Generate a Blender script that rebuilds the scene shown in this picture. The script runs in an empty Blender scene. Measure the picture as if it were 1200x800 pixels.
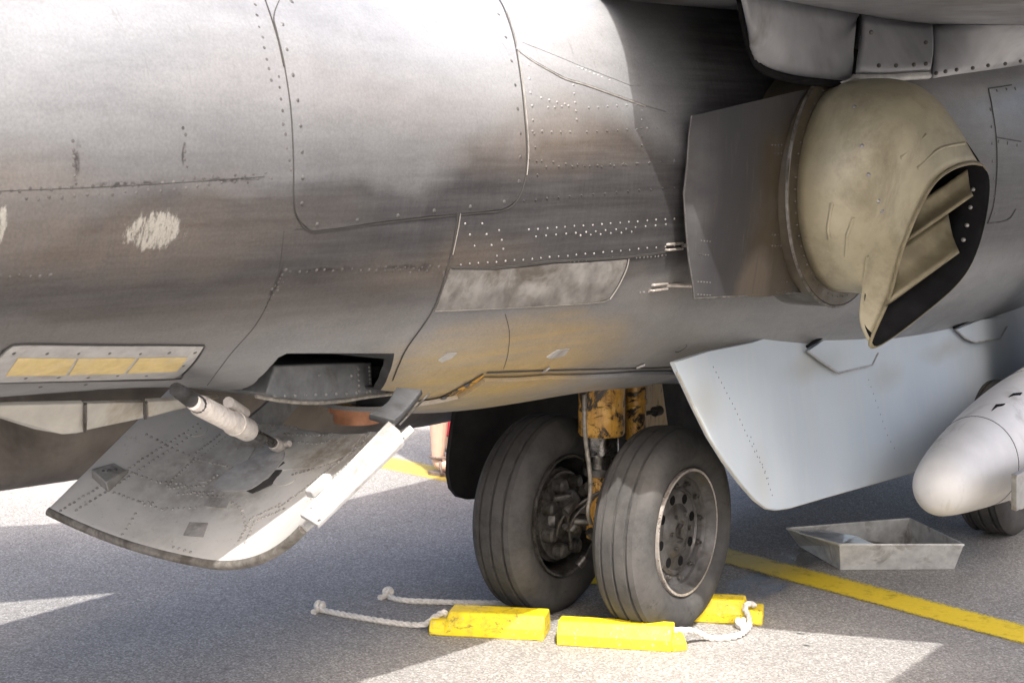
import bpy, bmesh, math, random
import numpy as np
from mathutils import Vector, Matrix
from mathutils.bvhtree import BVHTree
from mathutils.geometry import delaunay_2d_cdt
random.seed(7)
R = math.radians
scn = bpy.context.scene
COL = scn.collection

# ------------------------------------------------------------------ camera
CAM = Vector((-4.83, -3.11, 1.60)); YAW = R(36.0); FPX = 2000.0
PITCH = math.atan(225.0 / FPX)
cd = bpy.data.cameras.new('camera'); cam = bpy.data.objects.new('camera', cd); COL.objects.link(cam)
cam.location = CAM; cam.rotation_euler = (math.pi/2 - PITCH, 0, YAW - math.pi/2)
cd.sensor_width = 36; cd.lens = 36*FPX/1200; cd.clip_start = .05; cd.clip_end = 6000
cd.dof.use_dof = True; cd.dof.focus_distance = 5.1; cd.dof.aperture_fstop = 11
scn.camera = cam

# ------------------------------------------------------------------ light
SUN = Vector((.50, .58, -1.0)).normalized()          # direction the light travels
el = math.asin(-SUN.z); az = math.atan2(-SUN.x, -SUN.y)   # sun's bearing measured from +Y towards +X
w = bpy.data.worlds.new('World'); scn.world = w; w.use_nodes = True
nt = w.node_tree; bgn = nt.nodes['Background']
sky = nt.nodes.new('ShaderNodeTexSky'); sky.sky_type = 'NISHITA'; sky.sun_disc = False
sky.sun_elevation = el; sky.sun_rotation = az; sky.air_density = .8; sky.dust_density = 7.0; sky.ozone_density = .4
nt.links.new(sky.outputs[0], bgn.inputs[0]); bgn.inputs[1].default_value = .15
ld = bpy.data.lights.new('sun', 'SUN'); sun = bpy.data.objects.new('sun', ld); COL.objects.link(sun)
ld.energy = 2.35; ld.angle = R(.53); ld.color = (1, .965, .92)
sun.rotation_euler = SUN.to_track_quat('-Z', 'Y').to_euler(); sun.location = (0, 0, 30)
scn.view_settings.view_transform = 'Standard'; scn.view_settings.look = 'None'
scn.view_settings.exposure = 1.66; scn.view_settings.gamma = 1
scn.cycles.use_denoising = True
scn.cycles.max_bounces = 5; scn.cycles.diffuse_bounces = 3; scn.cycles.use_adaptive_sampling = True; scn.cycles.adaptive_threshold = .02

# ------------------------------------------------------------------ pixel -> place
_fw = Vector((math.cos(YAW)*math.cos(PITCH), math.sin(YAW)*math.cos(PITCH), -math.sin(PITCH)))
_rt = Vector((math.sin(YAW), -math.cos(YAW), 0)); _up = _rt.cross(_fw)
def ray(u, v):
    return (_fw + _rt*((u-600)/FPX) - _up*((v-400)/FPX)).normalized()
def on_y(u, v, y):
    d = ray(u, v); return CAM + d*((y - CAM.y)/d.y)
def on_x(u, v, x):
    d = ray(u, v); return CAM + d*((x - CAM.x)/d.x)
def on_z(u, v, z=0.0):
    d = ray(u, v); return CAM + d*((z - CAM.z)/d.z)
def from_shadow(u, v, z):                      # point at height z whose shadow falls on the ground at pixel u, v
    g = on_z(u, v); return g - SUN*(z/-SUN.z)

# ------------------------------------------------------------------ object helpers
def tag(o, label=None, cat=None, group=None, kind=None):
    if label: o['label'] = label
    if cat: o['category'] = cat
    if group: o['group'] = group
    if kind: o['kind'] = kind
    return o
def empty(name, loc=(0, 0, 0), parent=None):
    o = bpy.data.objects.new(name, None); COL.objects.link(o); o.location = loc; o.empty_display_size = .1
    if parent: o.parent = parent
    return o
def mesh_obj(name, me, mats=(), parent=None, smooth=True):
    o = bpy.data.objects.new(name, me); COL.objects.link(o)
    for m in (mats if isinstance(mats, (list, tuple)) else [mats]): me.materials.append(m)
    if parent: o.parent = parent; o.matrix_parent_inverse = world_of(parent).inverted()
    if smooth: me.polygons.foreach_set('use_smooth', [True]*len(me.polygons))
    return o
def world_of(o):
    m = o.matrix_basis.copy()
    while o.parent:
        m = o.parent.matrix_basis @ o.matrix_parent_inverse @ m if False else (o.parent.matrix_basis @ o.matrix_parent_inverse) @ m
        o = o.parent
    return m
def pydata(name, vs, fs, mats=(), parent=None, smooth=True, solid=0, offset=1, bevel=0, auto=None, mat_rim=0, mat_off=0):
    me = bpy.data.meshes.new(name); me.from_pydata([tuple(v) for v in vs], [], fs); me.validate(); me.update()
    o = mesh_obj(name, me, mats, parent, smooth)
    if solid:
        s = o.modifiers.new('s', 'SOLIDIFY'); s.thickness = solid; s.offset = offset; s.material_offset = mat_off; s.material_offset_rim = mat_rim; s.use_even_offset = False
    if bevel:
        b = o.modifiers.new('b', 'BEVEL'); b.width = bevel; b.segments = 2; b.limit_method = 'ANGLE'; b.angle_limit = R(35)
    if auto: sharp(o, auto)
    return o
def sharp(o, deg=35):
    me = o.data; bm = bmesh.new(); bm.from_mesh(me)
    for e in bm.edges:
        e.smooth = not (len(e.link_faces) == 2 and e.calc_face_angle(0) > R(deg))
    bm.to_mesh(me); bm.free()
    return o
def bm_obj(name, bm, mats, parent=None, deg=35, bevel=0):
    bmesh.ops.recalc_face_normals(bm, faces=bm.faces)
    me = bpy.data.meshes.new(name); bm.to_mesh(me); bm.free()
    o = mesh_obj(name, me, mats, parent)
    sharp(o, deg)
    if bevel:
        b = o.modifiers.new('b', 'BEVEL'); b.width = bevel; b.segments = 2; b.limit_method = 'ANGLE'; b.angle_limit = R(35)
    return o
def catmull(pts, n=8, closed=False):
    P = [Vector(p) for p in pts]; out = []; N = len(P)
    for i in range(N if closed else N-1):
        a, b, c, d = (P[(i-1) % N], P[i], P[(i+1) % N], P[(i+2) % N]) if closed else (P[max(i-1, 0)], P[i], P[i+1], P[min(i+2, N-1)])
        for k in range(n):
            t = k/n
            out.append(.5*((2*b) + (c-a)*t + (2*a-5*b+4*c-d)*t*t + (3*b-a-3*c+d)*t**3))
    if not closed: out.append(P[-1])
    return out
def add_tube(bm, pts, r, seg=10, cap=True):
    P = [Vector(p) for p in pts]; n = len(P); rr = r if isinstance(r, (list, tuple)) else [r]*n
    rings = []; ref = None
    for i in range(n):
        t = (P[min(i+1, n-1)] - P[max(i-1, 0)]).normalized()
        if ref is None:
            ref = Vector((0, 0, 1)) if abs(t.z) < .9 else Vector((1, 0, 0))
        ref = (ref - t*ref.dot(t)).normalized(); b = t.cross(ref)
        rings.append([bm.verts.new(P[i] + (ref*math.cos(2*math.pi*k/seg) + b*math.sin(2*math.pi*k/seg))*rr[i]) for k in range(seg)])
    for a, b in zip(rings, rings[1:]):
        for k in range(seg): bm.faces.new((a[k], a[(k+1) % seg], b[(k+1) % seg], b[k]))
    if cap:
        bm.faces.new(rings[0][::-1]); bm.faces.new(rings[-1])
def tube(name, pts, r, mats, parent=None, seg=12):
    bm = bmesh.new(); add_tube(bm, pts, r, seg); return bm_obj(name, bm, mats, parent, 40)
def add_lathe(bm, prof, axis, origin, seg=48, closed=False):
    """prof: (radius, along-axis). axis: 'y' or 'z' or 'x'."""
    O = Vector(origin); rings = []
    A, B, Cc = {'y': (Vector((0, 1, 0)), Vector((0, 0, 1)), Vector((1, 0, 0))), 'z': (Vector((0, 0, 1)), Vector((1, 0, 0)), Vector((0, 1, 0))), 'x': (Vector((1, 0, 0)), Vector((0, 1, 0)), Vector((0, 0, 1)))}[axis]
    for r, a in prof:
        rings.append([bm.verts.new(O + A*a + (B*math.cos(2*math.pi*k/seg) + Cc*math.sin(2*math.pi*k/seg))*max(r, 1e-4)) for k in range(seg)])
    pr = list(zip(rings, rings[1:])) + ([(rings[-1], rings[0])] if closed else [])
    for a, b in pr:
        for k in range(seg): bm.faces.new((a[k], a[(k+1) % seg], b[(k+1) % seg], b[k]))
def lathe(name, prof, axis, origin, mats, parent=None, seg=48, closed=False, deg=30):
    bm = bmesh.new(); add_lathe(bm, prof, axis, origin, seg, closed); return bm_obj(name, bm, mats, parent, deg)
def add_box(bm, lo, hi, M=None):
    vs = [Vector((x, y, z)) for x in (lo[0], hi[0]) for y in (lo[1], hi[1]) for z in (lo[2], hi[2])]
    if M is not None: vs = [M @ v for v in vs]
    v = [bm.verts.new(p) for p in vs]
    for f in ((0, 1, 3, 2), (4, 6, 7, 5), (0, 4, 5, 1), (2, 3, 7, 6), (0, 2, 6, 4), (1, 5, 7, 3)): bm.faces.new([v[i] for i in f])
def add_dome(bm, P, N, r, h, seg=7):
    N = N.normalized(); a = N.orthogonal().normalized(); b = N.cross(a)
    r0 = [bm.verts.new(P - N*.0008 + (a*math.cos(2*math.pi*k/seg) + b*math.sin(2*math.pi*k/seg))*r) for k in range(seg)]
    r1 = [bm.verts.new(P + N*h*.75 + (a*math.cos(2*math.pi*k/seg) + b*math.sin(2*math.pi*k/seg))*r*.62) for k in range(seg)]
    t = bm.verts.new(P + N*h)
    for k in range(seg):
        j = (k+1) % seg
        bm.faces.new((r0[k], r0[j], r1[j], r1[k])); bm.faces.new((r1[k], r1[j], t))

# ------------------------------------------------------------------ materials
class G:
    def __init__(s, name):
        s.m = bpy.data.materials.new(name); s.m.use_nodes = True; s.t = s.m.node_tree; s.t.nodes.clear()
        s.out = s.n('ShaderNodeOutputMaterial'); s.b = s.n('ShaderNodeBsdfPrincipled'); s.l(s.b.outputs[0], s.out.inputs[0])
        s.co = s.n('ShaderNodeTexCoord').outputs['Object']
    def n(s, t): return s.t.nodes.new(t)
    def l(s, a, b): s.t.links.new(a, b)
    def put(s, sock, v):
        if hasattr(v, 'is_linked') or hasattr(v, 'links'): s.l(v, sock)
        elif isinstance(v, (tuple, list)) and sock.type == 'RGBA': sock.default_value = (*v[:3], 1)
        else: sock.default_value = v
    def mapv(s, scale=(1, 1, 1), rot=(0, 0, 0), loc=(0, 0, 0), vec=None):
        m = s.n('ShaderNodeMapping'); s.l(vec or s.co, m.inputs[0]); m.inputs['Scale'].default_value = scale
        m.inputs['Rotation'].default_value = rot; m.inputs['Location'].default_value = loc; return m.outputs[0]
    def noise(s, scale, vec=None, detail=4, rough=.55, dist=0):
        k = s.n('ShaderNodeTexNoise'); s.l(vec or s.co, k.inputs['Vector']); k.inputs['Scale'].default_value = scale
        k.inputs['Detail'].default_value = detail; k.inputs['Roughness'].default_value = rough; k.inputs['Distortion'].default_value = dist
        return k.outputs[0]
    def voro(s, scale, vec=None, out=0):
        k = s.n('ShaderNodeTexVoronoi'); s.l(vec or s.co, k.inputs['Vector']); k.inputs['Scale'].default_value = scale; return k.outputs[out]
    def ramp(s, fac, stops):
        k = s.n('ShaderNodeValToRGB'); s.l(fac, k.inputs[0]); e = k.color_ramp.elements
        while len(e) < len(stops): e.new(.5)
        for q, (p, c) in zip(e, stops):
            q.position = p; q.color = (*((c,)*3 if isinstance(c, (int, float)) else c), 1)
        return k.outputs[0]
    def mix(s, fac, a, b, mode='MIX'):
        k = s.n('ShaderNodeMix'); k.data_type = 'RGBA'; k.blend_type = mode; s.put(k.inputs[0], fac); s.put(k.inputs[6], a); s.put(k.inputs[7], b); return k.outputs[2]
    def math(s, op, a, b=0.0, clamp=False):
        k = s.n('ShaderNodeMath'); k.operation = op; k.use_clamp = clamp; s.put(k.inputs[0], a); s.put(k.inputs[1], b); return k.outputs[0]
    def blob(s, c, rad, warp=0, wscale=4, hard=1.0):
        """soft ellipsoid mask, 1 in the middle, 0 at rad, edge broken up by noise"""
        vec = s.co
        key = (warp, wscale)
        if not hasattr(s, 'cache'): s.cache = {}
        if warp and key in s.cache: vec = s.cache[key]
        elif warp:
            k = s.n('ShaderNodeTexNoise'); s.l(s.co, k.inputs['Vector']); k.inputs['Scale'].default_value = wscale; k.inputs['Detail'].default_value = 3
            a = s.n('ShaderNodeVectorMath'); a.operation = 'SUBTRACT'; s.l(k.outputs[1], a.inputs[0]); a.inputs[1].default_value = (.5, .5, .5)
            b = s.n('ShaderNodeVectorMath'); b.operation = 'SCALE'; s.l(a.outputs[0], b.inputs[0]); b.inputs['Scale'].default_value = warp
            d = s.n('ShaderNodeVectorMath'); s.l(s.co, d.inputs[0]); s.l(b.outputs[0], d.inputs[1]); vec = d.outputs[0]; s.cache[key] = vec
        a = s.n('ShaderNodeVectorMath'); a.operation = 'SUBTRACT'; s.l(vec, a.inputs[0]); a.inputs[1].default_value = c
        b = s.n('ShaderNodeVectorMath'); b.operation = 'DIVIDE'; s.l(a.outputs[0], b.inputs[0]); b.inputs[1].default_value = rad
        e = s.n('ShaderNodeVectorMath'); e.operation = 'LENGTH'; s.l(b.outputs[0], e.inputs[0])
        q = s.math('SUBTRACT', 1.0, e.outputs['Value']); return s.math('MULTIPLY', q, hard, True)
    def bump(s, h, strength=.3, dist=.002):
        k = s.n('ShaderNodeBump'); s.put(k.inputs['Height'], h); k.inputs['Strength'].default_value = strength; k.inputs['Distance'].default_value = dist
        s.l(k.outputs[0], s.b.inputs['Normal'])
    def done(s, col, rough=.5, metal=0.0, **kw):
        s.put(s.b.inputs['Base Color'], col); s.put(s.b.inputs['Roughness'], rough); s.put(s.b.inputs['Metallic'], metal)
        for k, v in kw.items(): s.put(s.b.inputs[k], v)
        return s.m

def simple(name, col, rough=.5, metal=0.0, var=.25, scale=14, dirt=None, bump=0, bscale=200, **kw):
    g = G(name); f = g.noise(scale, detail=4, rough=.65)
    lo = tuple(c*(1-var) for c in col); hi = tuple(min(1, c*(1+var)) for c in col)
    c = g.ramp(f, [(.3, lo), (.7, hi)])
    if dirt:
        d = g.ramp(g.noise(scale*.5, detail=5, rough=.7, dist=.5), [(dirt[1]-.06, 0), (dirt[1]+.12, 1)]); c = g.mix(d, c, dirt[0])
    if bump: g.bump(g.noise(bscale, detail=3), bump)
    r = g.ramp(g.noise(scale*1.7, detail=2), [(.3, max(.05, rough-.1)), (.7, min(1, rough+.1))])
    return g.done(c, r, metal, **kw)

M = {}
def asphalt():
    g = G('asphalt')
    a = g.ramp(g.voro(170, out=1), [(0, 0), (1, 1)])
    bw = g.n('ShaderNodeRGBToBW'); g.l(g.voro(170, out=1), bw.inputs[0])
    c = g.ramp(bw.outputs[0], [(.12, (.165, .157, .147)), (.42, (.240, .229, .215)), (.68, (.315, .301, .283)), (.92, (.46, .44, .415))])
    fine = g.ramp(g.noise(420, detail=3, rough=.8), [(.3, .70), (.7, 1.30)])
    c = g.mix(1.0, c, fine, 'MULTIPLY')
    big = g.ramp(g.noise(.9, detail=6, rough=.6), [(.3, .82), (.7, 1.16)]); c = g.mix(1.0, c, big, 'MULTIPLY')
    stain = g.ramp(g.noise(3.1, detail=7, rough=.68, dist=.6), [(.62, 0), (.74, .3)]); c = g.mix(stain, c, (.10, .10, .10))
    oil = g.ramp(g.noise(7, detail=3, rough=.5), [(.70, 0), (.76, .4)]); c = g.mix(oil, c, (.07, .066, .06))
    jn = g.ramp(g.noise(1.1, g.mapv((.25, 6, 1), (0, 0, R(24))), 6, .7), [(.62, 0), (.72, .18)]); c = g.mix(jn, c, (.10, .096, .09))
    wet = None
    for (u, v, ru, rv, wp) in WET:
        p = on_z(u, v); k = g.blob((p.x, p.y, 0), (ru, rv, 1), wp, 7, 1.8); wet = k if wet is None else g.math('MAXIMUM', wet, k)
    c = g.mix(g.math('MULTIPLY', wet, .62), c, (.035, .035, .038))
    h = g.math('ADD', bw.outputs[0], g.math('MULTIPLY', g.noise(420, detail=3), .8))
    kb = g.n('ShaderNodeBump'); g.l(h, kb.inputs['Height']); kb.inputs['Distance'].default_value = .004
    g.l(g.math('SUBTRACT', .55, g.math('MULTIPLY', wet, .35)), kb.inputs['Strength']); g.l(kb.outputs[0], g.b.inputs['Normal'])
    r = g.mix(wet, (.85, .85, .85), (.2, .2, .2))
    return g.done(c, r, 0)
WET = [(878, 684, .34, .10, .18), (905, 690, .2, .06, .15), (955, 652, .34, .12, .25), (938, 742, .012, .03, .02), (945, 756, .012, .03, .02)]
def line_yellow(name='yellow_line_paint', op=1.0):
    g = G(name)
    uv = g.n('ShaderNodeUVMap').outputs[0]; sx = g.n('ShaderNodeSeparateXYZ'); g.l(uv, sx.inputs[0])
    d = g.math('ABSOLUTE', g.math('SUBTRACT', sx.outputs[0], .5))            # 0 at the centre, .5 at the sheet's edge
    nz = g.noise(150, detail=3, rough=.85)
    body = g.ramp(d, [(.225, 1), (.245, 0)])
    spray = g.math('GREATER_THAN', g.math('MULTIPLY', g.ramp(d, [(.22, .74), (.5, .25)]), 1.0), g.math('MULTIPLY', nz, 1.0))
    worn = g.ramp(g.noise(330, detail=3, rough=.85), [(.34, .35), (.48, 1)])
    al = g.math('MULTIPLY', g.math('MAXIMUM', g.math('MULTIPLY', body, worn), spray), g.math('MULTIPLY', g.ramp(g.noise(9, detail=6, rough=.75), [(.30, .55), (.46, 1)]), op))
    tr = g.n('ShaderNodeBsdfTransparent'); mx = g.n('ShaderNodeMixShader'); g.l(al, mx.inputs[0]); g.l(tr.outputs[0], mx.inputs[1]); g.l(g.b.outputs[0], mx.inputs[2]); g.l(mx.outputs[0], g.out.inputs[0])
    c = g.mix(g.noise(60, detail=5), (.68, .48, .012), (.84, .63, .03))
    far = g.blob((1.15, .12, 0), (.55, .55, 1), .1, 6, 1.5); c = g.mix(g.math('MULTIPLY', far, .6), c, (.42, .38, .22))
    g.bump(g.noise(420, detail=3), .5, .003)
    return g.done(c, .6)

def fus_paint():
    g = G('fuselage_paint')
    base = g.ramp(g.noise(2.2, g.mapv((.5, 1, 1)), 6, .6), [(.3, (.205, .21, .218)), (.7, (.262, .267, .273))])
    sep = g.n('ShaderNodeSeparateXYZ'); g.l(g.co, sep.inputs[0])
    vst = g.noise(9, g.mapv((9, 1, .5)), 7, .7)                     # vertical grime runs
    hst = g.noise(6, g.mapv((.35, 1, 8), (0, R(7), 0)), 7, .65)     # grime drawn out along the airflow
    soot_shade = None
    for c, r, k, h in [((-1.05, -.70, 1.42), (1.25, .7, .36), .98, 2.2), ((-2.1, -.6, 1.35), (1.6, .7, .30), .94, 1.9), ((-3.0, -.5, 1.36), (1.3, .7, .30), .80, 1.2), ((-.05, -.8, 1.78), (.95, .9, .55), 1.0, 2.2)]:  # sooty flank; last blob also paints deeper shade under the wing
        b = g.math('MULTIPLY', g.blob(c, r, .22, 2.4, h), k); soot_shade = b if soot_shade is None else g.math('MAXIMUM', soot_shade, b)
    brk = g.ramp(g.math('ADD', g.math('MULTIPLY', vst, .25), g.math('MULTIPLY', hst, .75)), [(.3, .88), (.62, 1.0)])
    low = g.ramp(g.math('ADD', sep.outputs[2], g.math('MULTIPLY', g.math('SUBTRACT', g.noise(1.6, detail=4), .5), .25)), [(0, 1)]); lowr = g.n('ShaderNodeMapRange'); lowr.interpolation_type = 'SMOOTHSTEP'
    g.l(g.math('ADD', sep.outputs[2], g.math('MULTIPLY', g.math('SUBTRACT', g.noise(1.6, detail=4), .5), .25)), lowr.inputs[0]); lowr.inputs[1].default_value = 1.98; lowr.inputs[2].default_value = 1.42; lowr.inputs[3].default_value = 0; lowr.inputs[4].default_value = .82  # height fade, darker from the shoulder down to mid flank
    lo2 = g.n('ShaderNodeMapRange'); lo2.interpolation_type = 'SMOOTHSTEP'; g.l(sep.outputs[2], lo2.inputs[0]); lo2.inputs[1].default_value = 1.02; lo2.inputs[2].default_value = 1.32; lo2.inputs[3].default_value = .10; lo2.inputs[4].default_value = 1  # lower flank kept lighter, ground bounce painted into the colour
    soot_shade = g.math('MULTIPLY', g.math('MAXIMUM', soot_shade, lowr.outputs[0]), g.math('MULTIPLY', brk, lo2.outputs[0]))
    c = g.mix(soot_shade, base, (.022, .021, .022))
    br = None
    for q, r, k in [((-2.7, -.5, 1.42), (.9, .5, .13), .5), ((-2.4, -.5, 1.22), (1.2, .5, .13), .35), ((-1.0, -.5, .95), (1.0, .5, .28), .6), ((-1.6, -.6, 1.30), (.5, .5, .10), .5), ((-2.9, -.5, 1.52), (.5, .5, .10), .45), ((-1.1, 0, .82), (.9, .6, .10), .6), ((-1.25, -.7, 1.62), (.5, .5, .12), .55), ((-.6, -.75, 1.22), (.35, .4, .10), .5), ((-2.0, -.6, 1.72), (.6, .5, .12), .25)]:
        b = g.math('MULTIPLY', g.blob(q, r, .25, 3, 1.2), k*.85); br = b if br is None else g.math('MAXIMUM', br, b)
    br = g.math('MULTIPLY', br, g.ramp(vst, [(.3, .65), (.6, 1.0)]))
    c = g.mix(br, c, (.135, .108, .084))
    gold = g.math('MULTIPLY', g.math('MAXIMUM', g.blob((-1.15, -.45, .99), (.62, .45, .20), .16, 4, 1.7), g.math('MULTIPLY', g.blob((-.85, -.5, .84), (.6, .5, .08), .15, 4, 1.8), .8)), g.ramp(hst, [(.3, .3), (.65, 1)]))  # exhaust stain plus golden ground bounce painted onto the belly
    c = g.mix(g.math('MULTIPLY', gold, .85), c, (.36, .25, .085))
    cl = g.ramp(g.noise(2.6, g.mapv((.6, 1, 1.8), (0, R(6), 0)), 6, .72), [(.30, .80), (.5, 1.0), (.70, 1.15)]); c = g.mix(1.0, c, cl, 'MULTIPLY')
    drp = g.ramp(g.noise(10, g.mapv((5, 1, .28)), 5, .75), [(.60, 0), (.74, .35)]); c = g.mix(drp, c, (.07, .06, .052))
    pale = None
    for (u, v, rx, rz) in [(180, 271, .098, .052), (1, 266, .02, .05)]:
        p = fus_hit(u, v)[0]; b = g.blob(tuple(p), (rx, .2, rz), .02, 9, 2.6); pale = b if pale is None else g.math('MAXIMUM', pale, b)
    pale = g.ramp(g.math('ADD', g.math('MULTIPLY', pale, .56), g.math('MULTIPLY', g.math('SUBTRACT', g.noise(14, g.mapv((5, 1, 1.2)), 8, .95), .5), 2.4)), [(.42, 0), (.52, .95)])
    c = g.mix(g.math('MULTIPLY', pale, .8), c, (.27, .262, .232))
    dots = None
    for (u, v, rx, rz) in [(497, 314, .038, .014), (470, 313, .09, .006), (380, 316, .12, .006), (270, 211, .10, .006), (150, 216, .10, .006), (215, 180, .006, .03), (90, 190, .008, .05), (325, 330, .01, .05)]:
        p = fus_hit(u, v)[0]; b = g.blob(tuple(p), (rx, .2, rz), .02, 40, 1.6); dots = b if dots is None else g.math('MAXIMUM', dots, b)
    dots = g.math('MULTIPLY', dots, g.ramp(g.noise(70, detail=4), [(.36, .0), (.56, .85)]))
    c = g.mix(dots, c, (.022, .02, .02))
    scr = g.noise(30, g.mapv((1, 1, 16), (0, R(8), 0)), 8, .8); c = g.mix(g.ramp(scr, [(.64, 0), (.74, .12)]), c, (.40, .39, .38))
    fine = g.ramp(g.noise(160, detail=4, rough=.7), [(.3, .86), (.7, 1.14)]); c = g.mix(1.0, c, fine, 'MULTIPLY')
    rr = g.ramp(g.noise(7, g.mapv((1, 1, 3)), 6, .65), [(.3, .30), (.7, .46)])
    g.bump(g.math('ADD', g.noise(3.2, detail=3), g.math('MULTIPLY', g.noise(55, detail=4), .04)), .22, .02)
    sm = g.math('MAXIMUM', soot_shade, br); return g.done(c, g.mix(sm, rr, (.62, .62, .62)), g.math('MULTIPLY', g.math('SUBTRACT', 1, sm), .25), **{'Specular IOR Level': g.math('SUBTRACT', .5, g.math('MULTIPLY', sm, .4))})

# ------------------------------------------------------------------ fuselage shape
ST = np.array([  # x,    half width, centre z, below, above
    (-6.5, .14, 1.92, .16, .16), (-5.5, .26, 1.86, .40, .30), (-4.5, .38, 1.77, .56, .40), (-3.5, .49, 1.69, .58, .48), (-2.6, .565, 1.65, .58, .47), (-1.95, .60, 1.64, .60, .48), (-1.5, .607, 1.63, .70, .43),
    (-1.1, .618, 1.62, .775, .46), (-.2, .722, 1.62, .775, .6), (.5, .82, 1.62, .87, .62), (1.5, .89, 1.62, .89, .65), (2.5, .90, 1.62, .86, .68), (4.0, .80, 1.62, .70, .70), (5.5, .5, 1.6, .55, .6), (7.0, .2, 1.55, .25, .25), (7.6, .03, 1.5, .04, .04)])
_xs = np.linspace(-6.5, 7.6, 1200); _tab = []
for j in range(1, 5):
    y = np.interp(_xs, ST[:, 0], ST[:, j]); k = np.exp(-.5*(np.arange(-60, 61)/22.0)**2); k /= k.sum()
    _tab.append(np.convolve(np.pad(y, 60, mode='edge'), k, 'valid'))
def sect(x): return [float(np.interp(x, _xs, t)) for t in _tab]
NE = 2.15
def fus_raw(x, th):
    w_, zc, bb, bt = sect(x); c, s_ = math.cos(th), math.sin(th)
    y = -w_*math.copysign(abs(c)**(2/NE), c); b = bt if s_ > 0 else bb
    return Vector((x, y, zc + b*math.copysign(abs(s_)**(2/NE), s_)))
def fus_n(x, th):
    e = 1e-3; a = fus_raw(x+e, th) - fus_raw(x-e, th); b = fus_raw(x, th+e) - fus_raw(x, th-e)
    n = a.cross(b)
    if n.length < 1e-12: n = Vector((0, -math.cos(th), math.sin(th)))
    n.normalize(); p = fus_raw(x, th); 
    if n.dot(Vector((0, p.y, p.z - sect(x)[1]))) < 0: n = -n
    return n
def fus(x, th, off=0.0):
    return fus_raw(x, th) + (fus_n(x, th)*off if off else Vector())
def fus_ab(p):
    w_, zc, bb, bt = sect(p.x); b = bt if p.z > zc else bb
    c = min(1, abs(p.y)/w_)**(NE/2); s_ = min(1, abs(p.z-zc)/b)**(NE/2)
    return (p.x, math.atan2(math.copysign(s_, p.z-zc), math.copysign(c, -p.y)))
NX, NT = 260, 144
_fx = [-6.5 + 14.1*i/(NX-1) for i in range(NX)]
fv = [fus_raw(x, 2*math.pi*k/NT) for x in _fx for k in range(NT)]
ff = [(i*NT+k, i*NT+(k+1) % NT, (i+1)*NT+(k+1) % NT, (i+1)*NT+k) for i in range(NX-1) for k in range(NT)]
ff += [tuple(range(NT))[::-1], tuple((NX-1)*NT+k for k in range(NT))]
FBVH = BVHTree.FromPolygons(fv, ff)
def fus_hit(u, v):
    for dv in range(0, 60, 2):
        p, n, i, d = FBVH.ray_cast(CAM, ray(u, v-dv))
        if p: return p, n
    raise ValueError((u, v))
def fab(u, v): return fus_ab(fus_hit(u, v)[0])

def patch_ab(name, poly, off, thick, mats, parent, res=.03, h=None, dome=0, surf=fus):
    """curved sheet laid on a surface: poly is an outline in surface coordinates, res in metres"""
    K = .7                                                     # radians -> about metres
    P = [Vector((a, b*K)) for a, b in poly]; dn = []
    for i in range(len(P)):
        a, b = P[i], P[(i+1) % len(P)]; m = max(1, int((b-a).length/res))
        dn += [a.lerp(b, j/m) for j in range(m)]
    x0, x1 = min(p.x for p in dn), max(p.x for p in dn); y0, y1 = min(p.y for p in dn), max(p.y for p in dn)
    def inside(q):
        c = False; n = len(dn)
        for i in range(n):
            a, b = dn[i], dn[i-1]
            if (a.y > q.y) != (b.y > q.y) and q.x < (b.x-a.x)*(q.y-a.y)/(b.y-a.y)+a.x: c = not c
        return c
    def dist(q): return min((q-a).length for a in dn)
    pts = list(dn); nb = len(dn)
    nx, ny = int((x1-x0)/res)+1, int((y1-y0)/res)+1
    for i in range(nx):
        for j in range(ny):
            q = Vector((x0+(i+.5)*(x1-x0)/nx, y0+(j+.5)*(y1-y0)/ny))
            if inside(q) and dist(q) > res*.4: pts.append(q)
    vs, _, fs, *_ = delaunay_2d_cdt(pts, [(i, (i+1) % nb) for i in range(nb)], [], 1, 1e-6)
    out = [surf(q.x, q.y/K, off + (h(q.x, q.y/K) if h else 0) + (dome*(lambda t: t*t*(3-2*t))(min(1, dist(q)/.11)) if dome else 0)) for q in vs]
    fs = [tuple(f) for f in fs]
    me = bpy.data.meshes.new(name); me.from_pydata([tuple(v) for v in out], [], fs); me.update()
    bm = bmesh.new(); bm.from_mesh(me); bmesh.ops.recalc_face_normals(bm, faces=bm.faces)
    f0 = bm.faces[0] if len(bm.faces) else None
    bm.faces.ensure_lookup_table(); f0 = bm.faces[len(bm.faces)//2]; c = f0.calc_center_median(); ab = None
    q = min(range(len(out)), key=lambda i: (out[i]-c).length); nn = surf(vs[q].x, vs[q].y/K, .01) - surf(vs[q].x, vs[q].y/K, 0)
    if f0.normal.dot(nn) < 0: bmesh.ops.reverse_faces(bm, faces=bm.faces)
    bm.to_mesh(me); bm.free()
    o = mesh_obj(name, me, mats, parent)
    s = o.modifiers.new('s', 'SOLIDIFY'); s.thickness = thick; s.offset = -1; es = o.modifiers.new('e', 'EDGE_SPLIT'); es.split_angle = R(40)
    return o
def patch(name, px, off, thick, mats, parent, res=.03, h=None, n=0, extra=(), dome=0):
    px = [(p.x, p.y) for p in catmull([(a, b, 0) for a, b in px], n, True)] if n else px
    return patch_ab(name, [fab(u, v) for u, v in px] + list(extra), off, thick, mats, parent, res, h, dome)
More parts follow.
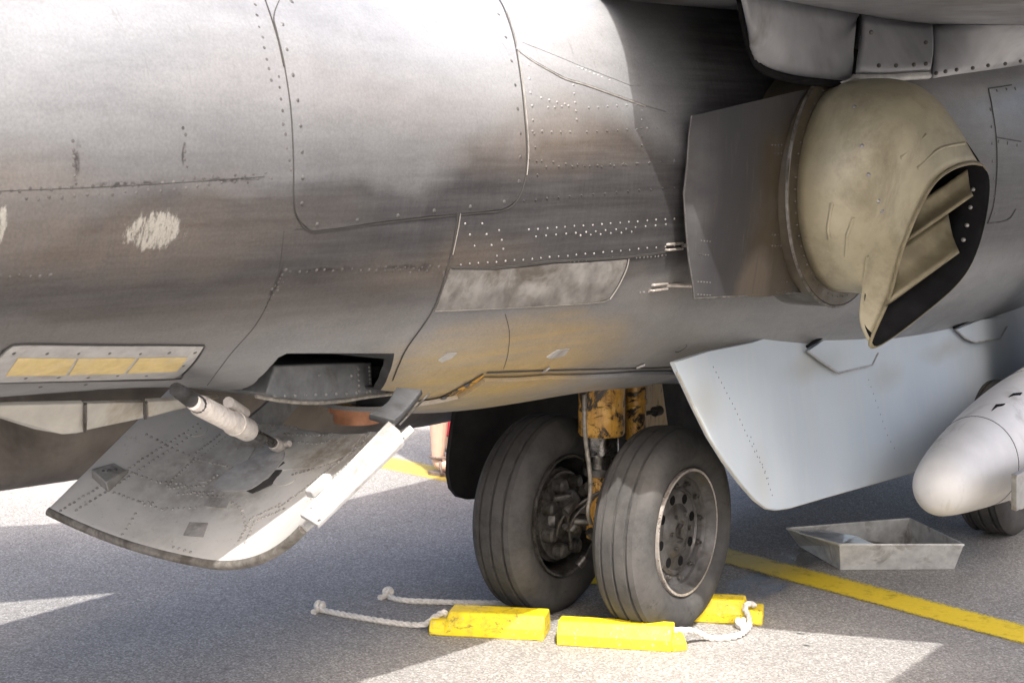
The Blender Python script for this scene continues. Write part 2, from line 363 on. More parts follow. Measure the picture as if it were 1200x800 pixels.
def seam(name, px, wd, mats, parent, off=.0009, n=6, thick=.002):
    pts = [(p.x, p.y) for p in catmull([(a, b, 0) for a, b in px], n)]
    ab = [fab(u, v) for u, v in pts]; vs, fs = [], []
    for i, (a, b) in enumerate(ab):
        p = fus(a, b, off); q0 = fus(*ab[max(i-1, 0)]); q1 = fus(*ab[min(i+1, len(ab)-1)]); nn = fus_n(a, b)
        s = (q1-q0).cross(nn).normalized()*wd*.5
        vs += [p-s, p-s+nn*thick, p+s+nn*thick, p+s]
    for i in range(len(ab)-1):
        for k in range(3): fs.append((4*i+k, 4*i+k+1, 4*i+k+5, 4*i+k+4))
    o = pydata(name, vs, fs, mats, parent, smooth=False)
    return o
def walk(px, step_px=None, count=None):
    P = [Vector((a, b)) for a, b in px]; L = [(b-a).length for a, b in zip(P, P[1:])]; T = sum(L)
    n = count or max(1, int(T/step_px)); out = []
    for k in range(n+1):
        s = T*k/n
        for a, b, l in zip(P, P[1:], L):
            if s <= l + 1e-6: out.append(tuple(a.lerp(b, s/l))); break
            s -= l
    return out
def fus_rivets(name, pts, r, h, mats, parent, jit=.4, base=.0):
    bm = bmesh.new()
    for u, v in pts:
        p, n = fus_hit(u+random.uniform(-jit, jit), v+random.uniform(-jit, jit)); a, b = fus_ab(p); add_dome(bm, fus(a, b, base), fus_n(a, b), r*random.uniform(.85, 1.15), h)
    o = bm_obj(name, bm, mats, parent, 60); o['kind'] = 'stuff'; return o

# ------------------------------------------------------------------ materials needing the fuselage
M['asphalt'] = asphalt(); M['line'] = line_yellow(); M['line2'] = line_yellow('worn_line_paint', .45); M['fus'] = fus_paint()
M['seam'] = simple('seam_grime', (.03, .028, .026), .7)
M['edge'] = simple('bare_edge', (.42, .40, .37), .38, .6, .3, 40)
M['rivet'] = simple('rivet_metal', (.22, .215, .21), .38, .4, .4, 60)
M['rivet_dark'] = simple('rivet_dark', (.07, .068, .066), .5, .3, .4, 60)
M['smudge'] = simple('grimy_rivet', (.075, .07, .068), .7, 0, .5, 25, **{'Specular IOR Level': .15})
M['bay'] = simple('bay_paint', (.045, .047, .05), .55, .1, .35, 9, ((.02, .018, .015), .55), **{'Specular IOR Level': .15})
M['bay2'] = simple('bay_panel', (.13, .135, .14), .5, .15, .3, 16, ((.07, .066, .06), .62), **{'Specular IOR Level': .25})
M['panel'] = simple('worn_panel', (.19, .185, .178), .38, .35, .45, 12, ((.09, .08, .07), .52))
M['plate'] = simple('grey_plate', (.30, .30, .295), .45, .1, .2, 20, ((.17, .155, .14), .6))
M['cream'] = simple('cream_lens', (.46, .36, .16), .75, 0, .15, 30, ((.40, .33, .20), .58))
M['strake'] = simple('strake_paint', (.33, .32, .285), .45, .1, .2, 8, ((.20, .16, .10), .6))
def khaki():
    g = G('khaki_heat_metal')
    c = g.ramp(g.noise(7, detail=6, rough=.65), [(.3, (.205, .186, .125)), (.55, (.275, .25, .175)), (.75, (.32, .292, .215))])
    so = g.ramp(g.noise(3.2, detail=7, rough=.72, dist=.4), [(.50, 0), (.66, .6)]); c = g.mix(so, c, (.11, .088, .052))
    ed = g.math('MULTIPLY', g.blob((-.36, -.86, 1.48), (.16, .12, .5), .1, 6, 1.6), .6); c = g.mix(ed, c, (.12, .095, .05))
    st = g.noise(22, g.mapv((1, 1, 5), (R(30), R(40), 0)), 8, .85); c = g.mix(g.ramp(st, [(.60, 0), (.68, .5)]), c, (.36, .34, .28))
    st = g.noise(26, g.mapv((5, 1, 1), (0, R(25), R(20))), 8, .85); c = g.mix(g.ramp(st, [(.61, 0), (.70, .6)]), c, (.10, .08, .05))
    g.bump(g.math('ADD', g.noise(9, detail=4), g.math('MULTIPLY', g.noise(60, detail=3), .15)), .25, .01)
    return g.done(c, g.ramp(g.noise(14, detail=4), [(.3, .38), (.7, .56)]), .12)
M['khaki'] = khaki()
M['khaki2'] = simple('khaki_vane', (.17, .148, .092), .5, .25, .3, 9, ((.12, .10, .06), .52))
M['black'] = simple('soot_black', (.006, .006, .0065), .8, 0, .5, 12, **{'Specular IOR Level': .08})  # sooty nozzle lining; also paints the dark inside holes and slots
M['wing'] = simple('wing_underside', (.20, .205, .22), .45, .12, .25, 4, ((.11, .105, .10), .56))
M['silver'] = simple('silver_pod', (.66, .65, .635), .5, .05, .08, 7, ((.40, .38, .35), .60))
M['tyre'] = None
M['steel'] = simple('dark_steel', (.10, .095, .09), .4, .5, .5, 40, ((.03, .026, .02), .52))
M['hub'] = simple('hub_grey', (.075, .072, .07), .42, .35, .35, 30, ((.04, .035, .03), .55))
M['lip'] = simple('rim_lip', (.50, .46, .42), .35, .6, .25, 40, ((.22, .18, .15), .58))
M['chrome'] = simple('oily_chrome', (.20, .195, .185), .22, .9, .5, 25, ((.03, .025, .02), .5))
M['hose'] = simple('hose_braid', (.20, .185, .16), .5, .2, .5, 60)
M['foil'] = simple('foil_wrap', (.62, .58, .54), .4, .3, .2, 50, ((.36, .30, .25), .58), bump=.9, bscale=120)
M['pan'] = simple('galvanised_steel', (.64, .64, .62), .45, .15, .22, 18, ((.25, .22, .19), .6))
M['panin'] = simple('pan_inside', (.40, .36, .32), .5, .1, .3, 9, ((.20, .15, .11), .5))
def chock_paint():
    g = G('chock_yellow'); c = g.ramp(g.noise(9, detail=5), [(.3, (.74, .55, .010)), (.7, (.86, .66, .014))])
    d = g.ramp(g.noise(26, detail=8, rough=.8, dist=.4), [(.48, 0), (.62, .6)]); c = g.mix(d, c, (.46, .34, .03))
    k = g.ramp(g.noise(16, g.mapv((1, 1, 2.5)), 8, .85, .6), [(.555, 0), (.60, .75)]); c = g.mix(k, c, (.09, .075, .04))
    ch = g.ramp(g.noise(60, detail=6, rough=.8), [(.60, 0), (.64, .7)]); c = g.mix(ch, c, (.55, .50, .38))
    g.bump(g.noise(40, detail=5), .3, .004); return g.done(c, g.ramp(g.noise(20), [(.3, .4), (.7, .65)]))
M['yellow'] = chock_paint()
M['rope'] = simple('rope_fibre', (.66, .63, .58), .8, 0, .2, 90, ((.40, .37, .32), .62))
M['skin'] = simple('skin', (.62, .40, .30), .5, 0, .08, 30)
M['red'] = simple('red_cloth', (.30, .012, .028), .8, 0, .2, 30)
M['shirt'] = simple('white_cloth', (.7, .7, .7), .85, 0, .08, 20)
M['shoe'] = simple('sandal_leather', (.16, .12, .10), .6, 0, .3, 40)
M['hair'] = simple('hair', (.06, .04, .025), .5, 0, .4, 60)
M['sheet'] = simple('plastic_sheet', (.62, .64, .66), .12, 0, .2, 20)
M['ring_red'] = simple('dull_red', (.20, .03, .03), .6, 0, .4, 30)
M['rings_bronze'] = simple('bronze', (.42, .27, .10), .4, .5, .4, 40)
M['rings_orange'] = simple('orange_paint', (.26, .11, .05), .5, 0, .3, 30)
def gear_paint():
    g = G('orange_gear_paint')
    c = g.ramp(g.noise(24, detail=6, rough=.7), [(.3, (.40, .20, .035)), (.55, (.60, .33, .06)), (.75, (.66, .45, .20))])
    ch = g.ramp(g.noise(15, detail=7, rough=.75, dist=.8), [(.50, 0), (.54, 1)]); c = g.mix(ch, c, (.018, .016, .014))
    rn = g.ramp(g.noise(20, g.mapv((4, 4, .5)), 7, .7), [(.5, 0), (.68, .7)]); c = g.mix(rn, c, (.16, .09, .03))
    g.bump(g.math('SUBTRACT', 1, ch), .6, .002)
    return g.done(c, .35, 0)
M['gear'] = gear_paint()
def door_paint():
    g = G('pale_blue_door_paint')
    c = g.ramp(g.noise(3, detail=6, rough=.6), [(.3, (.335, .385, .43)), (.7, (.395, .445, .485))])
    st = g.ramp(g.noise(5, g.mapv((3.5, 1, .35)), 6, .65), [(.48, 0), (.72, .5)]); c = g.mix(st, c, (.42, .43, .425))
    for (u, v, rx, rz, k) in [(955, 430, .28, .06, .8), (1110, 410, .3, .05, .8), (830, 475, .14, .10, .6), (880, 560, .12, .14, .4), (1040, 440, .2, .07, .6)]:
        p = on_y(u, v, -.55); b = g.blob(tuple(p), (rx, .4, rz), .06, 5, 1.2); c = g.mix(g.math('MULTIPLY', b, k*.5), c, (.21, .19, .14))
    sc = g.noise(18, g.mapv((1, 1, 6), (0, R(18), 0)), 8, .85); c = g.mix(g.ramp(sc, [(.60, 0), (.72, .35)]), c, (.24, .25, .25))
    return g.done(c, g.ramp(g.noise(6, detail=5), [(.3, .42), (.7, .62)]), .0)
M['door'] = door_paint()
M['door_in'] = simple('door_inside_shade', (.03, .029, .029), .6, 0, .3, 8, **{'Specular IOR Level': .12})  # near-black stands for the shade on the door's inner face
def shield_paint():
    g = G('burnt_shield')
    c = g.ramp(g.noise(4, g.mapv((1, 1, 2)), 6, .65), [(.3, (.034, .034, .036)), (.7, (.064, .064, .065))])
    b = g.blob((-.36, -.8, 1.42), (.24, .5, .46), .16, 5, 2.2); b = g.math('MULTIPLY', b, g.ramp(g.noise(5, g.mapv((2, 1, .8)), 6, .7), [(.3, .55), (.6, 1)])); c = g.mix(b, c, (.030, .022, .011))
    d = g.blob((-.53, -.8, 1.46), (.12, .5, .6), .16, 3, 1.6); c = g.mix(g.math('MULTIPLY', d, .85), c, (.018, .018, .020))
    d = g.blob((-.45, -.8, 1.75), (.5, .5, .16), .16, 4, 1.6); c = g.mix(g.math('MULTIPLY', d, .7), c, (.022, .022, .024))
    e = g.blob((-.44, -.8, 1.20), (.07, .4, .12), .08, 7, 2.2); c = g.mix(g.math('MULTIPLY', e, .6), c, (.075, .062, .05))
    st = g.noise(12, g.mapv((7, 1, .5)), 6, .75); c = g.mix(g.ramp(st, [(.56, 0), (.76, .25)]), c, (.09, .085, .08))
    st = g.noise(9, g.mapv((9, 1, .4), (0, 0, 0), (3, 0, 0)), 6, .75); c = g.mix(g.ramp(st, [(.56, 0), (.72, .5)]), c, (.02, .018, .016))
    return g.done(c, .5, .05, **{'Specular IOR Level': .2})
M['shield'] = shield_paint(); M['ring'] = simple('ring_brown', (.042, .034, .022), .5, .2, .35, 10)
def brake_paint():
    g = G('airbrake_inner_paint')
    c = g.ramp(g.noise(5, detail=6, rough=.6), [(.3, (.37, .37, .36)), (.7, (.47, .465, .445))])
    for (u, v, r, k, col) in [(400, 530, .13, .95, (.11, .078, .03)), (300, 515, .12, .85, (.12, .095, .05)), (230, 565, .18, .7, (.10, .088, .07)), (280, 585, .12, .6, (.13, .115, .09)), (130, 520, .06, .6, (.05, .05, .05)), (180, 640, .14, .4, (.2, .18, .15))]:
        p = AB_hit(u, v)[0]; b = g.blob(tuple(p), (r, r*1.3, r), .16, 9, 1.7)
        b = g.math('MULTIPLY', b, g.ramp(g.noise(30, detail=6, rough=.7), [(.35, .2), (.6, 1)])); c = g.mix(g.math('MULTIPLY', b, k*.75), c, col)
    gr = g.ramp(g.noise(45, detail=7, rough=.8), [(.58, 0), (.70, .55)]); c = g.mix(gr, c, (.12, .11, .10))
    return g.done(c, .45, .1)
def tyre_mat():
    g = G('tyre_rubber')
    c = g.ramp(g.noise(30, detail=6, rough=.7), [(.3, (.040, .039, .038)), (.7, (.068, .066, .064))])
    c = g.mix(g.ramp(g.noise(6, detail=5), [(.45, 0), (.7, .5)]), c, (.105, .10, .094))
    sc = g.noise(11, detail=8, rough=.8, dist=.6); c = g.mix(g.ramp(sc, [(.60, 0), (.66, .6)]), c, (.022, .021, .021))
    sc = g.noise(40, g.mapv((1, 4, 1)), 6, .8); c = g.mix(g.ramp(sc, [(.62, 0), (.74, .3)]), c, (.2, .19, .18))
    g.bump(g.noise(300, detail=3), .2, .001)
    return g.done(c, .75, 0, **{'Specular IOR Level': .22})
M['tyre'] = tyre_mat()

# ------------------------------------------------------------------ ground
def ground():
    vs, fs = [], []
    xs = [-3000, -300, -60, -20, 20, 60, 300, 3000]
    for y in xs:
        for x in xs: vs.append((x, y, 0))
    n = len(xs)
    for j in range(n-1):
        for i in range(n-1): fs.append((j*n+i, j*n+i+1, (j+1)*n+i+1, (j+1)*n+i))
    o = pydata('ground', vs, fs, M['asphalt'], smooth=False); tag(o, 'grey speckled asphalt apron under the aircraft', None, None, 'structure')
    def strip(name, a, b, wd, z, ext0, ext1):
        a, b = Vector((a.x, a.y, z)), Vector((b.x, b.y, z)); d = (b-a).normalized(); a = a-d*ext0; b = b+d*ext1
        s = Vector((-d.y, d.x, 0))*wd
        m = 60; vs = []; fs = []
        for i in range(m+1):
            p = a.lerp(b, i/m); vs += [p-s, p+s]
        for i in range(m): fs.append((2*i, 2*i+1, 2*i+3, 2*i+2))
        q = pydata(name, vs, fs, M['line'], None, False); tag(q, None, None, None, 'structure')
        uv = q.data.uv_layers.new(name='uv')
        for p in q.data.polygons:
            for li, vi in zip(p.loop_indices, p.vertices): uv.data[li].uv = (vi % 2, 0)
        return q
    l = strip('yellow_line', on_z(868, 656), on_z(1200, 744), .125, .004, 1.1, 3.0)
    tag(l, 'yellow painted apron line running past the drip pan'); 
    l = strip('yellow_line', on_z(455, 543), on_z(528, 558), .16, .004, 2.0, .2)
    l.data.materials[0] = M['line2']
    tag(l, 'yellow painted apron line far behind the airbrake under the sandalled person')
ground()

# ------------------------------------------------------------------ aircraft root
AC = empty('jet_aircraft', (0, 0, 0))
tag(AC, 'weathered grey jump jet with open airbrake, swivelling nozzle and twin main wheels', 'aircraft')

# fuselage with the airbrake bay cut through the belly
me = bpy.data.meshes.new('fuselage'); me.from_pydata([tuple(v) for v in fv], [], ff); me.update()
bm = bmesh.new(); bm.from_mesh(me); bmesh.ops.recalc_face_normals(bm, faces=bm.faces); bm.to_mesh(me); bm.free()
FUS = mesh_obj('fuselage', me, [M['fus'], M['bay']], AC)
outl = [fus_hit(u, v)[0] for u, v in [(462, 414), (336, 414), (326, 419), (316, 430), (303, 443), (285, 455), (262, 463), (236, 468)]]
pr = fus_hit(455, 440)[0]; pr2 = fus_hit(446, 457)[0]; pr3 = fus_hit(494, 463)[0]
oxz = [(p.x, p.z) for p in outl] + [(outl[-1].x-.03, .98), (outl[-1].x-.02, .5), (pr3.x, .5), (pr3.x, pr3.z), (pr2.x, pr2.z), (pr.x, pr.z)]
bm = bmesh.new(); a = [bm.verts.new((x, -1.6, z)) for x, z in oxz]; b = [bm.verts.new((x, 1.6, z)) for x, z in oxz]
n = len(a); bm.faces.new(a); bm.faces.new(b[::-1])
for i in range(n): bm.faces.new((a[i], b[i], b[(i+1) % n], a[(i+1) % n]))
bmesh.ops.recalc_face_normals(bm, faces=bm.faces)
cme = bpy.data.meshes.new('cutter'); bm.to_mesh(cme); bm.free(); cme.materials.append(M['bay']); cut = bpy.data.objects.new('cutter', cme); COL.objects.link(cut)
cm2 = bpy.data.meshes.new('cutter2'); bm = bmesh.new(); rings = []
def fus_y(x, z):
    w_, zc, bb, bt = sect(x); q = min(1, (zc-z)/bb); return w_*(1-q**NE)**(1/NE)
for x in np.linspace(pr2.x-.10, -1.24, 6):
    zl = (.985, 1.02, 1.06, 1.10, 1.138); L_ = [(-max(.05, fus_y(x, z)-.028), z) for z in zl]
    rings.append([bm.verts.new((x, y, z)) for y, z in L_ + [(-y, z) for y, z in L_[::-1]]])
for a_, b_ in zip(rings, rings[1:]):
    for k in range(10): bm.faces.new((a_[k], a_[(k+1) % 10], b_[(k+1) % 10], b_[k]))
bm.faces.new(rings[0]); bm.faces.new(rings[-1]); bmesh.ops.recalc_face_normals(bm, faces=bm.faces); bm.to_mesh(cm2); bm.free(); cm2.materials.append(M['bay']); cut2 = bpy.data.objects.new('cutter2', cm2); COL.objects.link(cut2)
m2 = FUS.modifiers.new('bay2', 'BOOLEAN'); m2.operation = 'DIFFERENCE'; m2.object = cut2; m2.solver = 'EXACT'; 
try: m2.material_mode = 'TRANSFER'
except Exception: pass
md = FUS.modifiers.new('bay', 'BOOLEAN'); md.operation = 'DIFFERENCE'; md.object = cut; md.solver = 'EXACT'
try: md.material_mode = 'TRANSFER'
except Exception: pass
bpy.context.view_layer.update()
dg = bpy.context.evaluated_depsgraph_get(); nme = bpy.data.meshes.new_from_object(FUS.evaluated_get(dg)); FUS.modifiers.clear(); FUS.data = nme
bpy.data.objects.remove(cut); bpy.data.objects.remove(cut2); nme.name = 'fuselage'
nme.polygons.foreach_set('use_smooth', [True]*len(nme.polygons)); sharp(FUS, 30)

# ------------------------------------------------------------------ skin panels, seams, rivets
edge_r = catmull([(583, 0, 0), (590, 14, 0), (600, 45, 0), (607, 85, 0), (612, 130, 0), (615, 175, 0), (613, 210, 0), (604, 234, 0), (588, 245, 0)], 4)
edge_l = catmull([(364, 270, 0), (350, 257, 0), (344.5, 238, 0), (344, 190, 0), (341, 130, 0), (333, 75, 0), (325, 40, 0), (321, 20, 0), (328, 0, 0)], 4)
acc = [(p.x, p.y) for p in edge_r] + [(560, 248), (500, 253), (440, 260), (400, 266)] + [(p.x, p.y) for p in edge_l] + [(400, -14), (500, -16)]
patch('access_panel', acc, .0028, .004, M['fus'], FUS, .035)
seam('panel_gap', [(328, 0), (321, 20), (325, 40), (333, 75), (341, 130), (344, 190), (344.5, 238), (350, 257), (364, 270), (400, 267.5), (440, 262), (500, 255), (560, 249.5), (588, 246.5), (605, 236), (615, 211), (617, 175), (614, 130), (609, 85), (602, 45), (592, 14), (585, 0)], .0042, M['seam'], FUS, off=.0002, thick=.0012)
seam('panel_gap', [(617, 205), (619, 175), (616, 130), (611, 85), (604, 45), (594, 14)], .0022, M['edge'], FUS, off=.0004, thick=.002)
seam('panel_gap', [(310, 0), (317, 20), (326, 50), (332, 78)], .002, M['seam'], FUS)
seam('panel_gap', [(536, 250), (533, 270), (527, 300), (508, 360), (478, 405), (468, 425), (460, 445)], .0022, M['seam'], FUS)
seam('panel_gap', [(539, 250), (536, 270), (530, 298)], .0014, M['edge'], FUS)
seam('panel_gap', [(527, 313), (580, 314), (650, 306), (735, 301), (800, 292)], .006, M['seam'], FUS)
seam('panel_gap', [(333, 270), (328, 310), (318, 345), (300, 380), (270, 415), (240, 455)], .0016, M['seam'], FUS, off=.0002, thick=.0006)
seam('panel_gap', [(345, 268), (420, 262)], .0016, M['seam'], FUS, off=.0002, thick=.0006)
seam('panel_gap', [(570, 436), (640, 433.5), (720, 431.5), (795, 429), (870, 418), (945, 406)], .006, M['seam'], FUS)
seam('panel_gap', [(592, 368), (597, 390), (595, 415), (590, 432)], .0016, M['seam'], FUS, off=.0002, thick=.0005)
seam('panel_gap', [(1158, 104), (1162, 125), (1167, 160), (1168, 200), (1164, 240), (1157, 262)], .004, M['seam'], FUS)
seam('panel_gap', [(1158, 104), (1185, 100)], .004, M['seam'], FUS); seam('panel_gap', [(1167, 161), (1196, 166)], .004, M['seam'], FUS)
seam('panel_gap', [(1157, 262), (1180, 258), (1190, 245)], .004, M['seam'], FUS)
seam('panel_gap', [(0, 224), (160, 217), (310, 207)], .0012, M['seam'], FUS, off=.0001, thick=.0004)
# riveted doubler panel with rounded corner
patch('riveted_panel', [(527, 315.5), (580, 316), (650, 309), (734, 304), (731, 315), (722, 334), (712, 349), (700, 353), (640, 357), (560, 361), (509, 363)], .0035, .0045, M['panel'], FUS, .03)
seam('panel_gap', [(509, 364), (560, 362), (640, 358), (700, 354), (713, 350)], .003, M['edge'], FUS, off=.0006)
seam('panel_gap', [(736, 303), (733, 316), (724, 335), (714, 350)], .003, M['edge'], FUS, off=.002)
# lens strip with three cream panes
lens = patch('lens_frame', [(6, 411), (14, 405), (30, 403.5), (120, 404.5), (238, 405), (228, 420), (212, 437), (203, 442), (120, 444), (-12, 447), (-14, 432)], .003, .005, M['plate'], FUS, .03)
seam('panel_gap', [(-14, 448), (120, 445.5), (204, 443.5), (214, 438.5), (230, 421), (239.5, 405)], .004, M['seam'], FUS, n=3)
seam('panel_gap', [(0, 414), (10, 406), (28, 402.5), (120, 403.5), (239, 404)], .003, M['seam'], FUS, n=3)
for px in ([(20, 418), (88, 418.5), (76, 437), (6, 438)], [(91, 418.5), (158, 418), (144, 435.5), (80, 437)], [(162, 418), (219, 417), (206, 433), (148, 435)]):
    patch('pane', px, .0052, .002, M['cream'], lens, .05)
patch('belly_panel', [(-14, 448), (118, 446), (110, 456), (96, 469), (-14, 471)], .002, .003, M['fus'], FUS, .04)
fus_rivets('screws', [(16, 413), (55, 413), (92, 413), (128, 413), (164, 413), (198, 412), (228, 412), (215, 427), (30, 442), (68, 441), (103, 441), (138, 439), (171, 439), (47, 452), (100, 449)], .0055, .001, M['rivet_dark'], FUS, base=.003)
# small plates on the belly
patch('small_plate', [(513, 421), (524, 413), (535, 413), (529, 419), (517, 424)], .0025, .003, M['plate'], FUS, .02)
patch('small_plate', [(640, 418), (652, 410), (667, 408), (661, 416), (645, 420)], .0025, .003, M['plate'], FUS, .02)
# blister fairing under the wing root, its strap
strap = patch('strap', [(606, 50), (640, 64), (676, 80), (712, 94), (749, 109), (775, 118), (780, 131), (756, 124), (720, 111), (686, 99), (662, 92), (643, 82), (622, 70), (604, 58)], .003, .004, M['fus'], FUS, .02)
seam('panel_gap', [(606, 59), (622, 71), (643, 83), (662, 93), (686, 100), (720, 112), (756, 125)], .003, M['edge'], FUS, off=.001, n=3)
patch('root_blister', [(612, 50), (622, 36), (640, 20), (664, 6), (690, -8), (720, -12), (752, 30), (752, 100), (740, 101), (712, 90), (676, 76), (640, 61)], .0012, .004, M['fus'], FUS, .022, dome=.014)
# rivet rows
rv = []
for px, c in [([(678, 79), (750, 110)], 16), ([(620, 62), (660, 80)], 4), ([(624, 154), (668, 155)], 4), ([(688, 155), (770, 150)], 7), ([(620, 187), (700, 196), (790, 188)], 12), ([(640, 196), (790, 190)], 10), ([(600, 237), (690, 228), (790, 220)], 14),
              ([(540, 310), (650, 301), (790, 288)], 24), ([(528, 314.5), (565, 314)], 6), ([(669, 306), (718, 302.5)], 11), ([(746, 302), (780, 299)], 8), ([(620, 269), (700, 263), (790, 256)], 16), ([(628, 277), (700, 271), (780, 263)], 13), ([(634, 115), (662, 122)], 3), ([(642, 126), (666, 124)], 3), ([(672, 100), (676, 140)], 4), ([(690, 126), (745, 123)], 5), ([(752, 130), (752, 170)], 4),
              ([(565, 262), (582, 300)], 3), ([(585, 270), (590, 292)], 2), ([(750, 342.5), (765, 341.5)], 3), ([(545, 262), (556, 288)], 2), ([(618, 60), (630, 205)], 9), ([(680, 276), (740, 272)], 5)]:
    rv += walk(px, count=c)
fus_rivets('rivets', [q for q in rv if q[1] < 250], .0042, .0032, M['fus'], FUS)
fus_rivets('rivets', [q for q in rv if q[1] >= 250], .0034, .0022, M['rivet'], FUS)
rv = []
for px, c in [([(0, 224), (160, 216), (310, 203)], 26), ([(30, 234), (200, 222), (318, 209)], 20), ([(340, 318), (525, 312)], 18), ([(0, 324), (60, 323)], 5), ([(86, 165), (88, 215)], 5), ([(216, 150), (218, 196)], 5), ([(330, 330), (312, 360)], 6), ([(300, 5), (318, 95)], 7), ([(326, 90), (340, 200)], 8), ([(520, 318), (524, 330)], 3), ([(440, 318), (500, 318)], 6), ([(335, 316), (318, 340)], 5)]:
    rv += walk(px, count=c)
fus_rivets('rivets', rv, .0052, .0004, M['smudge'], FUS, 1.5)
sc_ = walk([(341, 3), (329, 22), (334, 52), (341, 82), (347, 114), (351, 145), (353, 178), (354, 208), (353, 238)], count=8) + [(371, 262), (418, 258), (465, 252), (508, 247), (550, 242), (590, 236)] + walk([(584, 18), (592, 45), (599, 73), (603, 101), (606, 128), (609, 155), (609, 184), (607, 212)], count=7)
fus_rivets('screws', sc_, .0062, .0016, M['rivet_dark'], FUS, base=.0028)
fus_rivets('screws', walk([(1161, 128), (1166, 250)], count=6) + walk([(1168, 106), (1190, 104)], count=2) + walk([(1170, 166), (1192, 170)], count=2), .008, .002, M['rivet_dark'], FUS)

# ------------------------------------------------------------------ gear bay rear door (stands slightly proud) and its orange gap
e1 = [fab(u, v) for u, v in [(566, 441), (640, 438), (720, 436), (793, 434)]]
xr = e1[-1][0]
poly = e1 + [(xr+.02, -1.2), (xr-.02, -1.9), (-1.30, -1.9), (-1.36, -1.55), (-1.30, -1.30), (-1.18, -1.15)]
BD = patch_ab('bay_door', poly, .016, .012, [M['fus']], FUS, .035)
patch('bay_gap', [(482, 488), (500, 476), (530, 458), (566, 439), (558, 447), (530, 466), (497, 490)], .004, .003, M['gear'], FUS, .02)
fus_rivets('bolts', [(519, 464), (546, 449), (489, 484)], .010, .004, M['rivet_dark'], FUS, base=.006)
seam('panel_gap', [(455, 470), (500, 470), (535, 455), (566, 437)], .004, M['seam'], FUS, n=4)
tube('latch', [fus_hit(632, 436)[0]+Vector((0, -.012, .0)), fus_hit(640, 430)[0]+Vector((0, -.012, 0))], .004, M['rivet'], FUS, 8)
tube('latch', [fus_hit(742, 431)[0]+Vector((0, -.012, .0)), fus_hit(752, 427)[0]+Vector((0, -.012, 0))], .004, M['rivet'], FUS, 8)
p, nn = fus_hit(798, 408)
bm = bmesh.new(); add_dome(bm, p, nn, .022, .004, 16); bm_obj('drain_plug', bm, M['rivet_dark'], FUS, 50)

# ------------------------------------------------------------------ burnt heat shield beside the nozzle and the nozzle
SH_OFF = .03
def sh_h(a, b): t = max(0, min(1, (a+.74)/.40)); return .100*t*t*(3-2*t)
sh_px = [(810, 136), (870, 122), (930, 108), (992, 97), (1030, 100), (1040, 200), (1020, 330), (990, 338), (930, 343), (870, 347), (813, 350), (811, 330), (806, 300), (803, 262), (801, 226), (805, 190), (807, 160)]
def project(p):
    d = p - CAM; z = d.dot(_fw); return 600 + FPX*d.dot(_rt)/z, 400 - FPX*d.dot(_up)/z
def sh_surf(a, b, off=0.0):
    p = fus(a, b, SH_OFF+sh_h(a, b)); yy = -(sect(a)[0]+SH_OFF+sh_h(a, b)); p.y = p.y*.4 + yy*.6 - off; return p
def sh_ab(u, v):
    uu, vv = u, v
    for _ in range(8):
        a, b = fab(uu, vv); q = project(sh_surf(a, b)); uu += (u-q[0])*.8; vv += (v-q[1])*.8
    return fab(uu, vv)
SH = patch_ab('heat_shield', [sh_ab(u, v) for u, v in sh_px], 0, .004, M['shield'], AC, .03, surf=sh_surf)
tube('edge_bead', [sh_surf(*sh_ab(u, v), .001) for u, v in [(810, 136), (807, 160), (805, 190), (801, 226), (803, 262), (806, 300), (811, 330), (813, 350)]], .0024, M['hub'], SH, 8)
tube('edge_bead', [sh_surf(*sh_ab(u, v), .001) for u, v in [(813, 350), (870, 347), (930, 343), (985, 338)]], .003, M['steel'], SH, 8)
def sh_rivets(pts, r=.003):
    bm = bmesh.new()
    for u, v in pts:
        a, b = sh_ab(u, v); add_dome(bm, sh_surf(a, b), Vector((-.2, -1, 0)), r, .002)
    o = bm_obj('rivets', bm, M['smudge'], SH, 60); o['kind'] = 'stuff'
sh_rivets(walk([(822, 282), (832, 283)], count=3) + walk([(820, 298), (830, 299)], count=3) + walk([(818, 330), (832, 331)], count=4) + walk([(818, 345), (832, 346)], count=4) + walk([(905, 170), (916, 170)], count=3) + walk([(908, 180), (916, 180)], count=2) + walk([(905, 275), (915, 275)], count=3) + walk([(905, 288), (915, 288)], count=3) + walk([(912, 330), (922, 330)], count=3) + walk([(910, 342), (920, 342)], count=3))
for (u, v, L) in [(796, 290, 20), (778, 338, 26)]:          # strut fittings holding the shield
    p, nn = fus_hit(u-8, v); q = p + Vector((.16, -.055, .0)); bmx = bmesh.new()
    T = Matrix.Translation(p + nn*.012); add_box(bmx, (-.05, -.004, -.004), (.05, .004, .03), T @ Matrix.Rotation(R(-4), 4, 'Z'))
    add_box(bmx, (-.035, -.022, .003), (.045, .014, .010), T); add_box(bmx, (-.035, -.022, -.012), (.045, .014, -.006), T)
    ft = bm_obj('bracket', bmx, M['lip'], AC, 30, .002)
    tube('rod', [p + nn*.02, q], .006, M['lip'], ft, 8)
